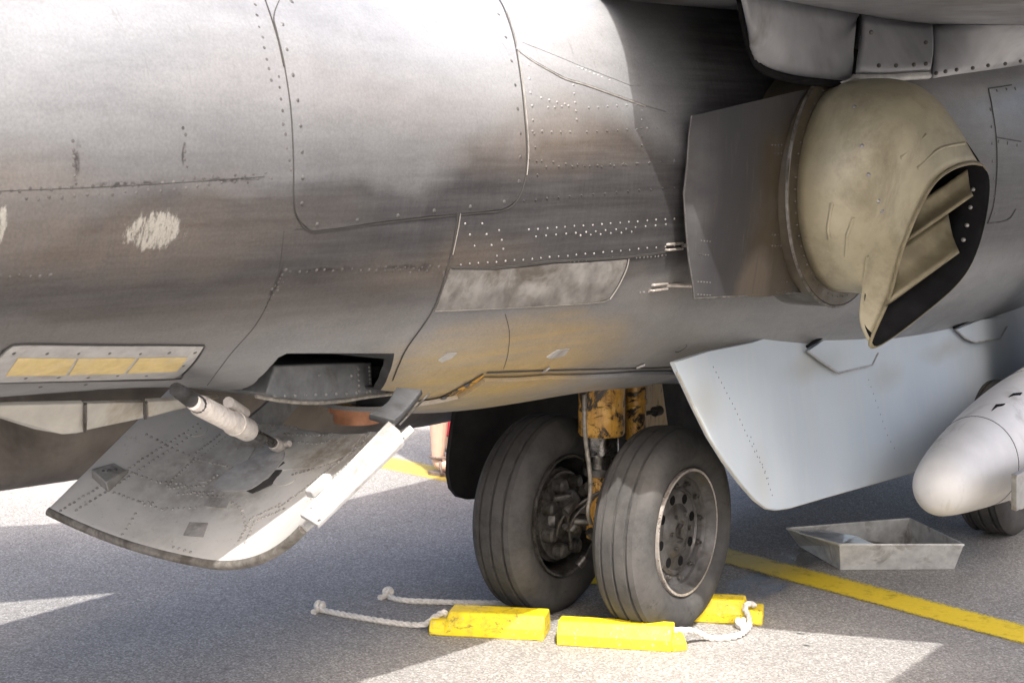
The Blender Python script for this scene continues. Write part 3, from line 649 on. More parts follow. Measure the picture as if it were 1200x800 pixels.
# exhaust nozzle
NZ = empty('nozzle', (0, 0, 0), AC)
xn, yb, zn, RN = -.02, -.865, 1.485, .318
rimk = [on_y(1149, 193, -1.20), on_y(1098, 210, -1.17), on_y(1060, 284, -1.10), on_y(1043, 345, -1.045), on_y(1021, 406, -1.0), on_y(1082, 366, -1.10), on_y(1133, 315, -1.185), on_y(1155, 243, -1.215)]
NS = 64; rim = catmull(rimk, NS//8, True)
NR = 22; vs = []
for k in range(NS):
    ph = 2*math.pi*k/NS
    rad = Vector((-math.sin(ph), 0, math.cos(ph))); p0 = Vector((xn, yb, zn)) + rad*RN; p3 = rim[k]
    fwd = max(0, -math.sin(ph)*-1); aft = max(0, math.sin(ph)); bot = max(0, -math.cos(ph)); top = max(0, math.cos(ph)); fw_ = max(0, -math.sin(ph))
    c1 = p0 + Vector((0, -.20 - .06*top - .03*aft, 0)) + rad*(.035*(1-bot))
    dirn = Vector((.45, -.35, -.75)).normalized()
    c2 = p3 - dirn*(.16 + .10*top) + Vector((-.05*aft, -.05*aft*(1-bot), 0)) + Vector((0, .02, .02))*bot
    for j in range(NR+1):
        t = j/NR; s = 1-t
        vs.append(p0*s**3 + c1*3*s*s*t + c2*3*s*t*t + p3*t**3)
fs = [(k*(NR+1)+j, ((k+1) % NS)*(NR+1)+j, ((k+1) % NS)*(NR+1)+j+1, k*(NR+1)+j+1) for k in range(NS) for j in range(NR)]
shell = pydata('shell', vs, fs, [M['khaki'], M['black'], M['khaki']], NZ, True, .012, -1, mat_off=1, mat_rim=2)
bm = bmesh.new(); bm.from_mesh(shell.data); bmesh.ops.recalc_face_normals(bm, faces=bm.faces)
bm.faces.ensure_lookup_table()
if bm.faces[NR*16+6].normal.dot(Vector((-1, -.5, 0))) < 0: bmesh.ops.reverse_faces(bm, faces=bm.faces)
bm.to_mesh(shell.data); bm.free()
lip = catmull(rimk, 12, True); bmx = bmesh.new(); add_tube(bmx, lip + [lip[0]], .0062, 8); bm_obj('lip', bmx, M['khaki2'], NZ, 40)
NBV = BVHTree.FromPolygons(vs, fs)
bm = bmesh.new()
for u, v in [(1001, 125), (1010, 171), (1018, 205), (1030, 236), (1034, 248)]:
    p, nn, _, _ = NBV.ray_cast(CAM, ray(u, v))
    if p: add_dome(bm, p, nn if nn.dot(ray(u, v)) < 0 else -nn, .0075, .004, 10)
bm_obj('bolt', bm, M['rivet'], NZ, 60)['kind'] = 'stuff'
bm = bmesh.new()
for pts in ([(975, 238), (970, 268), (972, 280)], [(1000, 255), (993, 275), (991, 300)], [(1016, 300), (1012, 330)]):
    q = [NBV.ray_cast(CAM, ray(u, v)) for u, v in pts]; add_tube(bm, [a[0] for a in q if a[0]], .006, 8)
for pts in ([(1055, 185), (1085, 158), (1120, 143), (1140, 142)], [(1075, 197), (1100, 175), (1130, 168), (1146, 166)]):
    q = [NBV.ray_cast(CAM, ray(u, v)) for u, v in pts]; q = [a[0] for a in q if a[0]]; add_tube(bm, catmull(q, 6), .005, 8)
bm_obj('stiffening_bead', bm, M['khaki'], NZ, 50)['kind'] = 'stuff'
for cs in ([(1060, 284, -.06), (1076, 238, .02), (1133, 199, .14), (1140, 228, .10)], [(1038, 358, -.09), (1056, 288, .0), (1110, 250, .13), (1124, 295, .08)]):
    c = [on_x(*q) for q in cs]; vv = []; m = 8
    nrm = (c[1]-c[0]).cross(c[3]-c[0]).normalized()
    for i in range(m+1):
        for j in range(m+1):
            s, t = i/m, j/m; vv.append(c[0].lerp(c[3], s).lerp(c[1].lerp(c[2], s), t) + nrm*.02*math.sin(math.pi*t))
    pydata('vane', vv, [(i*(m+1)+j, i*(m+1)+j+1, (i+1)*(m+1)+j+1, (i+1)*(m+1)+j) for i in range(m) for j in range(m)], M['khaki2'], NZ, True, .010, 0)
lathe('inner_duct', [(RN-.02, 0), (RN-.02, -.10), (.02, -.11)], 'y', (xn, yb+.02, zn), M['black'], NZ, 48)
rb = []; 
bm = bmesh.new()
for u, v in [(1137, 243), (1133, 264), (1129, 281), (1140, 222)]:
    q = on_y(u, v, -1.19); add_dome(bm, q, (CAM-q).normalized(), .007, .006, 8)
bm_obj('bolt', bm, M['rivet'], NZ, 60)['kind'] = 'stuff'
# seal ring between shield and nozzle
lathe('seal_ring', [(RN-.01, -.014), (RN+.040, -.006), (RN+.046, .004), (RN+.046, .14), (RN-.01, .14)], 'y', (xn, yb+.012, zn), M['ring'], NZ, 64)
bm = bmesh.new(); add_lathe(bm, [(RN+.043, -.005), (RN+.050, 0), (RN+.043, .005)], 'y', (xn, yb+.012, zn), 64, True); bm_obj('ring_bead', bm, M['steel'], NZ, 60)
bm = bmesh.new()
for k in range(60):
    a = 2*math.pi*k/60; rad = Vector((math.cos(a), 0, math.sin(a))); add_dome(bm, Vector((xn, yb-.002, zn))+rad*(RN+.014), Vector((0, -1, 0))+rad*.4, .0028, .002, 6)
bm_obj('rivets', bm, M['steel'], NZ, 60)['kind'] = 'stuff'

# ------------------------------------------------------------------ wings, outlines shaped to lay the shadow edges on hull and ground
AN = .15
def wz(y): return 2.02 - AN*max(0, abs(y) - 1.7)
def wing(name, pl, zoff=0.0):
    vs = [(x, y, wz(y)+zoff) for x, y in pl] + [(x, y, wz(y)+zoff+.07) for x, y in pl]; n = len(pl)
    bm = bmesh.new(); v = [bm.verts.new(p) for p in vs]
    pts2, _, tris, orig, _, _ = delaunay_2d_cdt([Vector(p) for p in pl], [(i, (i+1) % n) for i in range(n)], [], 1, 1e-7)
    for t in tris:
        t = [orig[i][0] for i in t]; bm.faces.new([v[i] for i in t]); bm.faces.new([v[i+n] for i in t[::-1]])
    for i in range(n): bm.faces.new((v[i], v[i+n], v[(i+1) % n+n], v[(i+1) % n]))
    return bm_obj(name, bm, M['wing'], AC, 30)
def fus_shadow(u, v):                                   # wing point that throws its shadow on the fuselage side at this pixel
    p = fus_hit(u, v)[0]; q = p
    for _ in range(20): q = p - SUN*((wz(q.y)-p.z)/-SUN.z)
    return q
def sh(u, v):
    q = from_shadow(u, v, 2.0)
    for _ in range(20): q = from_shadow(u, v, wz(q.y))
    return (q.x, q.y)
f0, f1 = fus_shadow(702, 3), fus_shadow(744, 150); f2 = fus_shadow(792, 285)
fsh = []
for u, v in [(812, 240), (834, 300), (849, 343)]:
    a, b = sh_ab(u, v); p = sh_surf(a, b); q = p - SUN*((2.02-p.z)/-SUN.z); fsh.append(q)
g1, g2, g3 = sh(905, 737), sh(1120, 755), sh(1060, 800)
sl = (f1.x-f0.x)/(f1.y-f0.y)
wing('wing', [(f0.x + sl*(-.45-f0.y), -.45), (f0.x, f0.y), (f1.x, f1.y), (f2.x, f2.y), *[(q.x, q.y) for q in fsh], g1, g2, (g3[0], g2[1]-.02), (g3[0]-.5, g2[1]-.04), (g3[0]-.7, -3.7), (-.5, -3.85), (2.6, -.45)])
p1, p2 = sh(0, 705), sh(205, 688); q1, q2 = sh(0, 617), sh(555, 590)
def ext(a, b, y): t = (y-a[1])/(b[1]-a[1]); return (a[0]+t*(b[0]-a[0]), y)
wing('wing', [ext(p1, p2, .35), ext(p1, p2, 2.3), (ext(p1, p2, 2.3)[0]-.5, 3.6), (ext(q1, q2, 2.3)[0]-.9, 3.7), ext(q1, q2, 2.3), ext(q1, q2, .35)])
# fairing between wing root and fuselage: three panels
def ruled(name, bot, top, mats, parent, n=5, solid=.012):
    B = catmull(bot, n); T = catmull(top, n); m = 6; vs = []
    for a, b in zip(B, T):
        d = (b-a); nn = Vector((0, -1, -.4)).normalized()
        for j in range(m+1):
            t = j/m; vs.append(a.lerp(b, t) + nn*.008*math.sin(math.pi*t))
    k = len(B); fs = [(i*(m+1)+j, (i+1)*(m+1)+j, (i+1)*(m+1)+j+1, i*(m+1)+j+1) for i in range(k-1) for j in range(m)]
    return pydata(name, vs, fs, mats, parent, True, solid, 0)
FR = empty('wing_root_fairing', (0, 0, 0), AC)
def P(u, v, y): return on_y(u, v, y)
def Q(u, v):
    p = on_z(u, v, 2.019); return p if p.y < -.8 else on_y(u, v, -.8)
ruled('fairing_panel', [P(880, 62, -.80), P(893, 80, -.815), P(930, 90, -.84), P(990, 96, -.87), P(998, 94, -.875)], [Q(866, -20), Q(880, -8), Q(925, 3), Q(990, 15), Q(1005, 18)], M['wing'], FR)
ruled('fairing_panel', [P(1001, 86, -.885), P(1040, 86, -.89), P(1075, 83, -.90), P(1089, 82, -.905)], [Q(1009, 18), Q(1040, 25), Q(1070, 28), Q(1091, 29)], M['wing'], FR)
ruled('fairing_panel', [P(1091, 92, -.90), P(1140, 84, -.905), P(1200, 74, -.91), P(1270, 62, -.92)], [Q(1093, 29), Q(1140, 29), Q(1200, 29), Q(1270, 29)], M['wing'], FR)
ruled('fairing_lip', [P(985, 97, -.89), P(1030, 97, -.89), P(1055, 94, -.90), P(1088, 92, -.905)], [P(1000, 87, -.90), P(1040, 87, -.90), P(1065, 85, -.905), P(1089, 84, -.91)], M['plate'], FR, solid=.006)
tube('gap_seal', catmull([P(868, 0, -.88), P(874, 35, -.84), P(882, 64, -.81), P(895, 82, -.82), P(930, 93, -.85), P(985, 99, -.88)], 6), .012, M['black'], FR, 8)
tube('gap_seal', [Q(1007, 19), P(1003, 60, -.93), P(1000, 94, -.89)], .007, M['black'], FR, 8)
bm = bmesh.new()
for u, v, y in [(1030, 77, -.925), (1050, 77, -.93), (1071, 76, -.935), (1085, 75, -.935), (1097, 86, -.93), (1108, 84, -.93), (1121, 82, -.935), (1140, 80, -.935), (1158, 77, -.935), (1178, 75, -.94), (1196, 72, -.94), (1021, 38, -.95), (1085, 50, -.94)]:
    q = P(u, v, y) ; add_dome(bm, q - ray(u, v)*.02, -ray(u, v), .007, .004, 8)
bm_obj('screws', bm, M['rivet_dark'], FR, 60)['kind'] = 'stuff'

# ------------------------------------------------------------------ belly strakes (three pieces)
SK = empty('belly_strake', (0, 0, 0), AC)
for px in ([(-30, 476), (98, 473), (99, 506), (88, 508), (72, 508), (40, 502), (0, 490), (-30, 480)], [(101, 473), (168, 471), (168, 490), (101, 504)], [(173, 471), (240, 467), (258, 466), (225, 476), (174, 489)]):
    vv = []
    for u, v in px:
        t = max(0, (v-471)/36); a = fus_hit(u, 470)[0]; vv.append(on_y(u, v, a.y - .004 + .055*t))
    n = len(vv); pydata('strake_panel', vv, [tuple(range(n))], M['strake'], SK, False, .012, 1, .002)
for u, v0, v1 in [(100, 473, 505), (171, 471, 490)]:
    a = fus_hit(u, 470)[0].y; tube('joint_strip', [on_y(u, v0, a-.010), on_y(u-.5, v1, a+.038)], .004, M['steel'], SK, 8)

# ------------------------------------------------------------------ things inside the airbrake bay
BAY = empty('airbrake_bay', (0, 0, 0), AC)
yb0 = -.20
q = [on_y(u, v, yb0) for u, v in [(322, 428), (436, 424), (437, 462), (400, 468), (370, 471), (340, 468), (312, 462)]]
bm = bmesh.new(); a = [bm.verts.new(p) for p in q]; b = [bm.verts.new(p + Vector((0, .5, 0))) for p in q]; n = len(a); bm.faces.new(a); bm.faces.new(b[::-1])
for i in range(n): bm.faces.new((a[i], b[i], b[(i+1) % n], a[(i+1) % n]))
box = bm_obj('equipment_box', bm, M['bay2'], BAY, 30, .004)
tube('lip', catmull([on_y(u, v, yb0-.01) for u, v in [(300, 464), (320, 468), (345, 471), (370, 472), (400, 470), (430, 465), (462, 461)]], 5), .005, M['hose'], box, 8)
bm = bmesh.new()
for u, v in walk([(433, 430), (434, 458)], count=6) + walk([(420, 432), (421, 458)], count=4) + [(412, 440), (374, 439)] + walk([(322, 464), (430, 460)], count=9):
    add_dome(bm, on_y(u, v, yb0), Vector((0, -1, 0)), .005, .003)
bm_obj('rivets', bm, M['rivet'], box, 60)['kind'] = 'stuff'
q = [on_y(u, v, -.12) for u, v in [(439, 430), (458, 428), (455, 462), (440, 463)]]; pydata('bay_frame', q, [(0, 1, 2, 3)], M['bay2'], BAY, False, .02, 1)
c = on_y(418, 480, .05)
for z0, z1, r, m in [(.012, .03, .085, 'rings_bronze'), (-.004, .011, .08, 'rings_orange'), (-.035, -.005, .066, 'rings_orange'), (.031, .075, .095, 'bay2')]:
    lathe('ring', [(.001, z0), (r, z0), (r, z1), (.001, z1)], 'z', c, M[m], BAY, 32)
bm = bmesh.new()
for k in range(26):
    a = 2*math.pi*k/26; d = Vector((math.cos(a), math.sin(a), 0)); add_dome(bm, c + d*.085 + Vector((0, 0, .021)), d, .006, .006, 6)
bm_obj('nuts', bm, M['rings_bronze'], BAY, 60)['kind'] = 'stuff'
pydata('bay_web', [on_y(u, v, .12) for u, v in [(286, 495), (318, 468), (350, 474), (330, 498)]], [(0, 1, 2, 3)], M['bay2'], BAY, False, .01, 1)

# ------------------------------------------------------------------ airbrake
AH = Vector((-1.50, 0, .925)); AD = Vector((-.45, 0, -.205)); AP = Vector((AD.z, 0, -AD.x)).normalized()*-1
if AP.z > 0: AP = -AP
AW = .415
def ab_pt(s, t, off=0.0):
    y = AW*t; sag = .158*(.72+.28*s)*(1-abs(t)**2.2)
    p = AH + AD*s + AP*sag + Vector((0, y + .09*max(0, t), -.075*max(0, t)**2*max(0, s)))
    if off:
        e = 1e-3; f = ab_pt
        n = (f(s+e, t)-f(s-e, t)).cross(f(s, t+e)-f(s, t-e)).normalized()
        if n.z < 0: n = -n
        p = p + n*off
    return p
def ab_n(s, t): return (ab_pt(s, t, .01) - ab_pt(s, t)).normalized()
mS, mT = 24, 48; av = []; 
def s_end(t): return 1.0 + .03*math.cos(t*1.5)
for i in range(mS+1):
    for j in range(mT+1):
        t = -1 + 2*j/mT; s0 = -.04 + .14*max(0, (-t-.5)/.5); s = s0 + (s_end(t)-s0)*i/mS; av.append(ab_pt(s, t))
af = [(i*(mT+1)+j, i*(mT+1)+j+1, (i+1)*(mT+1)+j+1, (i+1)*(mT+1)+j) for i in range(mS) for j in range(mT)]
ABV = BVHTree.FromPolygons(av, af)
def AB_hit(u, v):
    p, n, i, d = ABV.ray_cast(CAM, ray(u, v))
    if p is None:
        p = on_y(u, v, -.1); n = Vector((0, 0, 1))
    return p, (n if n.dot(ray(u, v)) < 0 else -n)
M['brake'] = brake_paint(); M['pad'] = simple('pad_grey', (.24, .235, .225), .5, .1, .2, 30, ((.14, .13, .12), .55)); M['liplow'] = simple('grimy_lip', (.16, .15, .135), .5, .1, .4, 30, ((.07, .062, .052), .5))
AB = empty('airbrake', (0, 0, 0), AC)
skin = pydata('brake_skin', av, af, [M['brake']], AB, True, .022, 0, .004)
tube('trailing_lip', [ab_pt(s_end(-1+2*j/40)-.004, -1+2*j/40, .0) for j in range(41)], .0125, M['liplow'], AB, 10)
def ab_st(u, v):
    p = AB_hit(u, v)[0]; t = p.y/(AW if p.y < 0 else AW+.09); q = p - AH; q.y = 0; s = q.dot(AD)/AD.length_squared
    for _ in range(6):
        e = p - ab_pt(s, t); e.y = 0; s += e.dot(AD)/AD.length_squared*.8
    return s, t
TOP = .011
def ab_st_p(p):
    t = p.y/(AW if p.y < 0 else AW+.09); s = Vector((p.x-AH.x, 0, p.z-AH.z)).dot(AD)/AD.length_squared
    for _ in range(6):
        e = p - ab_pt(s, t); e.y = 0; s += e.dot(AD)/AD.length_squared*.8
    return s, t
def ab_patch(name, px, th, mats, n=0):
    if n: px = [(p.x, p.y) for p in catmull([(a, b, 0) for a, b in px], n, True)]
    st = [ab_st(u, v) for u, v in px]; c = (sum(a for a, b in st)/len(st), sum(b for a, b in st)/len(st))
    vs = [ab_pt(*c, TOP+th)] + [ab_pt(*q, TOP+th) for q in st] + [ab_pt(*q, TOP-.002) for q in st]; k = len(st)
    fs = [(0, 1+i, 1+(i+1) % k) for i in range(k)] + [(1+i, 1+k+i, 1+k+(i+1) % k, 1+(i+1) % k) for i in range(k)]
    o = pydata(name, vs, fs, mats, AB, False); bm = bmesh.new(); bm.from_mesh(o.data); bmesh.ops.recalc_face_normals(bm, faces=bm.faces); bm.to_mesh(o.data); bm.free(); return o
ab_patch('scoop', [(256, 578), (258, 566), (285, 548), (322, 530), (334, 530), (334, 542), (318, 562), (296, 578), (275, 580)], .006, M['plate'], 4)
ab_patch('scoop_edge', [(290, 579), (318, 566), (334, 545), (338, 548), (320, 572), (298, 582)], .003, M['seam'])
ab_patch('pad', [(241, 596), (248, 587), (271, 589), (267, 599)], .004, M['pad']); ab_patch('pad', [(217, 631), (224, 616), (246, 617), (240, 633)], .003, M['pad'])
dbl = ab_patch('doubler', [(226, 541), (262, 512), (292, 510), (300, 530), (284, 556), (262, 549)], .0022, M['brake']); ab_patch('doubler', [(318, 555), (338, 540), (392, 520), (428, 512), (408, 538), (370, 552)], .0022, M['brake'])
ab_patch('cover_disc', [(217, 508), (220, 500), (232, 497), (243, 502), (242, 511), (230, 515), (221, 513)], .002, M['brake'], 3); ab_patch('cover_disc', [(228, 562), (233, 555), (245, 554), (252, 559), (247, 566), (235, 569)], .002, M['brake'], 3)
ab_patch('cover_disc', [(322, 568), (330, 561), (344, 561), (348, 566), (338, 572), (326, 573)], .002, M['brake'], 3)
rows = [([(72, 601), (110, 578), (165, 543), (232, 501)], 30), ([(90, 601), (130, 576), (172, 548), (236, 506)], 26), ([(172, 512), (205, 530), (228, 540)], 9), ([(228, 541), (262, 549), (285, 555)], 10), ([(230, 534), (258, 513)], 8), ([(238, 538), (268, 513)], 9), ([(228, 542), (206, 562), (198, 572)], 9), ([(150, 555), (185, 568), (215, 570), (235, 585), (262, 585)], 20), ([(135, 580), (160, 590), (180, 592)], 8), ([(165, 592), (190, 600), (230, 598)], 10), ([(160, 605), (145, 630)], 4), ([(205, 645), (225, 650)], 3),
        ([(300, 492), (350, 497), (410, 494), (440, 484)], 34), ([(306, 500), (350, 505), (400, 503), (436, 492)], 28), ([(334, 512), (380, 514), (420, 506), (446, 494)], 22), ([(352, 548), (392, 540), (424, 520), (446, 500)], 26), ([(345, 560), (400, 545), (430, 522)], 20), ([(440, 508), (400, 545), (355, 580), (330, 598)], 34), ([(335, 600), (300, 615), (290, 640)], 14), ([(330, 595), (296, 612), (282, 638)], 14), ([(452, 505), (410, 548), (368, 588)], 26), ([(270, 590), (285, 600), (290, 620)], 8), ([(200, 575), (240, 572), (256, 560)], 12), ([(210, 582), (250, 580)], 8), ([(280, 530), (300, 514)], 6), ([(272, 556), (286, 548)], 5), ([(340, 520), (372, 524), (405, 516)], 12)]
bm = bmesh.new()
for px, c in rows:
    for u, v in walk(px, count=c):
        p, n, i, d = ABV.ray_cast(CAM, ray(u+random.uniform(-.5, .5), v+random.uniform(-.5, .5)))
        if p is None: continue
        t = p.y/(AW if p.y < 0 else AW+.09); s, t = ab_st_p(p)
        add_dome(bm, ab_pt(s, t, TOP+.001), ab_n(s, t), .0046, .0026, 8)
bm_obj('rivets', bm, M['pad'], AB, 60)['kind'] = 'stuff'
# latch bracket on the inner skin
lb = [ab_pt(*ab_st(u, v), TOP) for u, v in [(108, 562), (128, 580), (152, 556), (135, 546)]]; nn = ab_n(.6, .6)
bm = bmesh.new(); 
base_ = [bm.verts.new(p) for p in lb]; topv = [bm.verts.new(p.lerp((lb[0]+lb[2])/2, .12) + nn*h_) for p, h_ in zip(lb, (.03, .03, .008, .008))]
bm.faces.new(topv)
for i in range(4): bm.faces.new((base_[i], base_[(i+1) % 4], topv[(i+1) % 4], topv[i]))
lt = bm_obj('latch_bracket', bm, M['pad'], AB, 30, .003)
bm = bmesh.new()
for k in range(3): add_dome(bm, (lb[0]+lb[1]+lb[2]+lb[3])/4 + nn*.021 + (lb[2]-lb[0])*(.16*(k-1)), nn, .007, .004, 8)
bm_obj('bolt', bm, M['rivet_dark'], lt, 60)['kind'] = 'stuff'
# sunlit side flange
fl = [on_y(352, 604, -.43), on_y(373, 617, -.50), on_y(474, 519, -.50), on_y(469, 506, -.49), on_y(456, 495, -.43)]
FLG = pydata('side_flange', fl, [tuple(range(len(fl)))], M['plate'], AB, False, .012, 0, .002)
fnn = (fl[1]-fl[0]).cross(fl[2]-fl[1]).normalized(); fnn = fnn if fnn.dot(CAM-fl[0]) > 0 else -fnn
def on_plane(u, v, p, n):
    d = ray(u, v); return CAM + d*((p-CAM).dot(n)/d.dot(n))
bm = bmesh.new()
for u, v in walk([(375, 612), (472, 516)], count=14) + [(366, 598), (410, 565), (449, 512), (461, 500), (462, 515)]:
    add_dome(bm, on_plane(u, v, fl[0], fnn) + fnn*.006, fnn, .0062, .0018, 10)
bm_obj('rivets', bm, M['rivet_dark'], FLG, 60)['kind'] = 'stuff'
bm = bmesh.new(); c0 = on_y(372, 572, -.42)
T = Matrix.Translation(c0) @ AD.to_track_quat('-X', 'Z').to_matrix().to_4x4(); add_box(bm, (-.03, -.013, -.008), (.045, .013, .014), T)
bm_obj('hinge_clip', bm, M['plate'], AB, 30, .004)
edge_ = [ab_pt(s, -1+.0, 0) for s in np.linspace(.12, 1.0, 8)]
tube('side_edge', edge_, .0115, M['brake'], AB, 8)
# curved hinge arm from bay to brake
arm = [((432, 492), (462, 500)), ((445, 486), (474, 489)), ((456, 477), (484, 478)), ((462, 467), (490, 470)), ((466, 458), (496, 461))]
vs = []
for i, (a, b) in enumerate(arm): vs += [on_y(*a, -.36), on_y(*b, -.42)]
pydata('hinge_arm', vs, [(2*i, 2*i+1, 2*i+3, 2*i+2) for i in range(len(arm)-1)], M['bay'], AB, True, .02, 1, .003)
tube('hinge_strip', [on_y(468, 498, -.425), on_y(498, 466, -.425), on_y(503, 461, -.42)], .0025, M['steel'], AB, 8)
# actuator
lo = ab_pt(*ab_st(331, 530), .02); hi = on_y(232, 474, -.26)
ax = (lo-hi).normalized()
ACT = empty('actuator', (0, 0, 0), AB)
def along(t): return hi.lerp(lo, t)
tube('cylinder', [along(-.05), along(.0), along(.02), along(.36), along(.38), along(.56), along(.58), along(.60)], [.018, .018, .025, .026, .029, .029, .025, .018], M['foil'], ACT, 20)
tube('trunnion', [along(-.16)+Vector((0, .02, .015)), along(.015)], [.016, .021], M['bay'], ACT, 14)
tube('rod', [along(.58), along(.93)], .0135, M['chrome'], ACT, 16)
tube('clevis', [along(.90), along(.93), along(1.0), along(1.06)], [.015, .019, .017, .010], M['foil'], ACT, 12)
tube('clevis_pin', [along(1.0)+Vector((0, -.035, .012)), along(1.0)+Vector((0, .035, -.0))], .009, M['foil'], ACT, 10)
tube('valve', [along(.30)+Vector((.03, .02, .035)), along(.50)+Vector((.03, .02, .03))], .014, M['foil'], ACT, 10)
tube('clamp', [along(.40), along(.425)], .031, M['foil'], ACT, 20)

# ------------------------------------------------------------------ main gear leg
LEG = empty('main_gear', (0, 0, 0), AC)
sx, sy = .0, .02
lathe('strut', [(.001, .635), (.074, .635), (.080, .645), (.080, 1.0), (.001, 1.0)], 'z', (sx, sy, 0), M['gear'], LEG, 40)
lathe('piston', [(.001, .52), (.058, .52), (.060, .53), (.060, .56), (.062, .565), (.062, .575), (.060, .58), (.060, .64), (.001, .64)], 'z', (sx, sy, 0), M['chrome'], LEG, 40)
lathe('collar', [(.001, .495), (.05, .495), (.064, .50), (.064, .522), (.05, .527), (.001, .527)], 'z', (sx, sy, 0), M['steel'], LEG, 40)
lathe('fork', [(.001, .28), (.05, .28), (.055, .36), (.045, .42), (.042, .50), (.001, .50)], 'z', (sx, sy, 0), M['gear'], LEG, 32)
tube('axle', [(0, -.25, .336), (0, .25, .336)], .035, M['steel'], LEG, 20)
lathe('side_cylinder', [(.001, .60), (.036, .60), (.036, .72), (.040, .725), (.040, .74), (.036, .745), (.036, .79), (.040, .795), (.040, .86), (.001, .86)], 'z', (.165, -.02, 0), M['gear'], LEG, 28)
bm = bmesh.new(); q = [on_y(u, v, .06) for u, v in [(752, 448), (770, 440), (782, 441), (791, 502), (752, 502)]]
a = [bm.verts.new(p) for p in q]; b = [bm.verts.new(p+Vector((.02, .06, 0))) for p in q]; n = len(a); bm.faces.new(a); bm.faces.new(b[::-1])
for i in range(n): bm.faces.new((a[i], b[i], b[(i+1) % n], a[(i+1) % n]))
def plate_paint():
    g = G('cream_gear_plate'); c = g.ramp(g.noise(12, g.mapv((3, 3, .7)), 7, .7), [(.3, (.50, .36, .17)), (.5, (.70, .56, .36)), (.7, (.76, .68, .50))])
    ch = g.ramp(g.noise(20, g.mapv((2, 2, .6)), 8, .75), [(.58, 0), (.66, .8)]); return g.done(g.mix(ch, c, (.10, .06, .03)), .5)
M['gplate'] = plate_paint()
bm_obj('brace_plate', bm, M['gplate'], LEG, 30, .006)
c0 = on_y(758, 484, -.02)
bm = bmesh.new(); add_tube(bm, [c0+Vector((-.07, .0, .0)), c0+Vector((.07, -.01, .0))], .008, 10); add_tube(bm, [c0+Vector((.055, -.01, 0)), c0+Vector((.09, -.012, 0))], .018, 12); add_tube(bm, [c0+Vector((-.06, 0, -.012)), c0+Vector((-.06, 0, .03))], .016, 10)
bm_obj('charging_valve', bm, M['steel'], LEG, 40)
tube('hose', catmull([on_y(682, 462, -.04), on_y(682, 495, -.05), on_y(684, 520, -.05), on_y(688, 550, -.06), on_y(689, 575, -.06), on_y(686, 598, -.06), on_y(690, 612, -.04)], 6), .0075, M['hose'], LEG, 10)
random.seed(3)
hs = bmesh.new()
for k in range(3):
    a = Vector((random.uniform(-.10, .0), random.uniform(.04, .16), random.uniform(.22, .45))); pts = [Vector((-.03, 0, .45)), (Vector((-.03, .05, .40))+a)/2 + Vector((-.05, 0, .03)), a]
    add_tube(hs, catmull(pts, 6), .006, 8)
bm_obj('brake_line', hs, M['steel'], LEG, 50)['kind'] = 'stuff'
bm = bmesh.new()
for k in range(16):
    p = Vector((random.uniform(-.13, -.02), random.uniform(-.06, .10), random.uniform(.22, .44))); add_tube(bm, [p, p+Vector((random.uniform(-.05, .0), random.uniform(-.05, .05), random.uniform(-.03, .03)))], random.uniform(.009, .02), 8)
bm_obj('fittings', bm, M['steel'], LEG, 50)['kind'] = 'stuff'

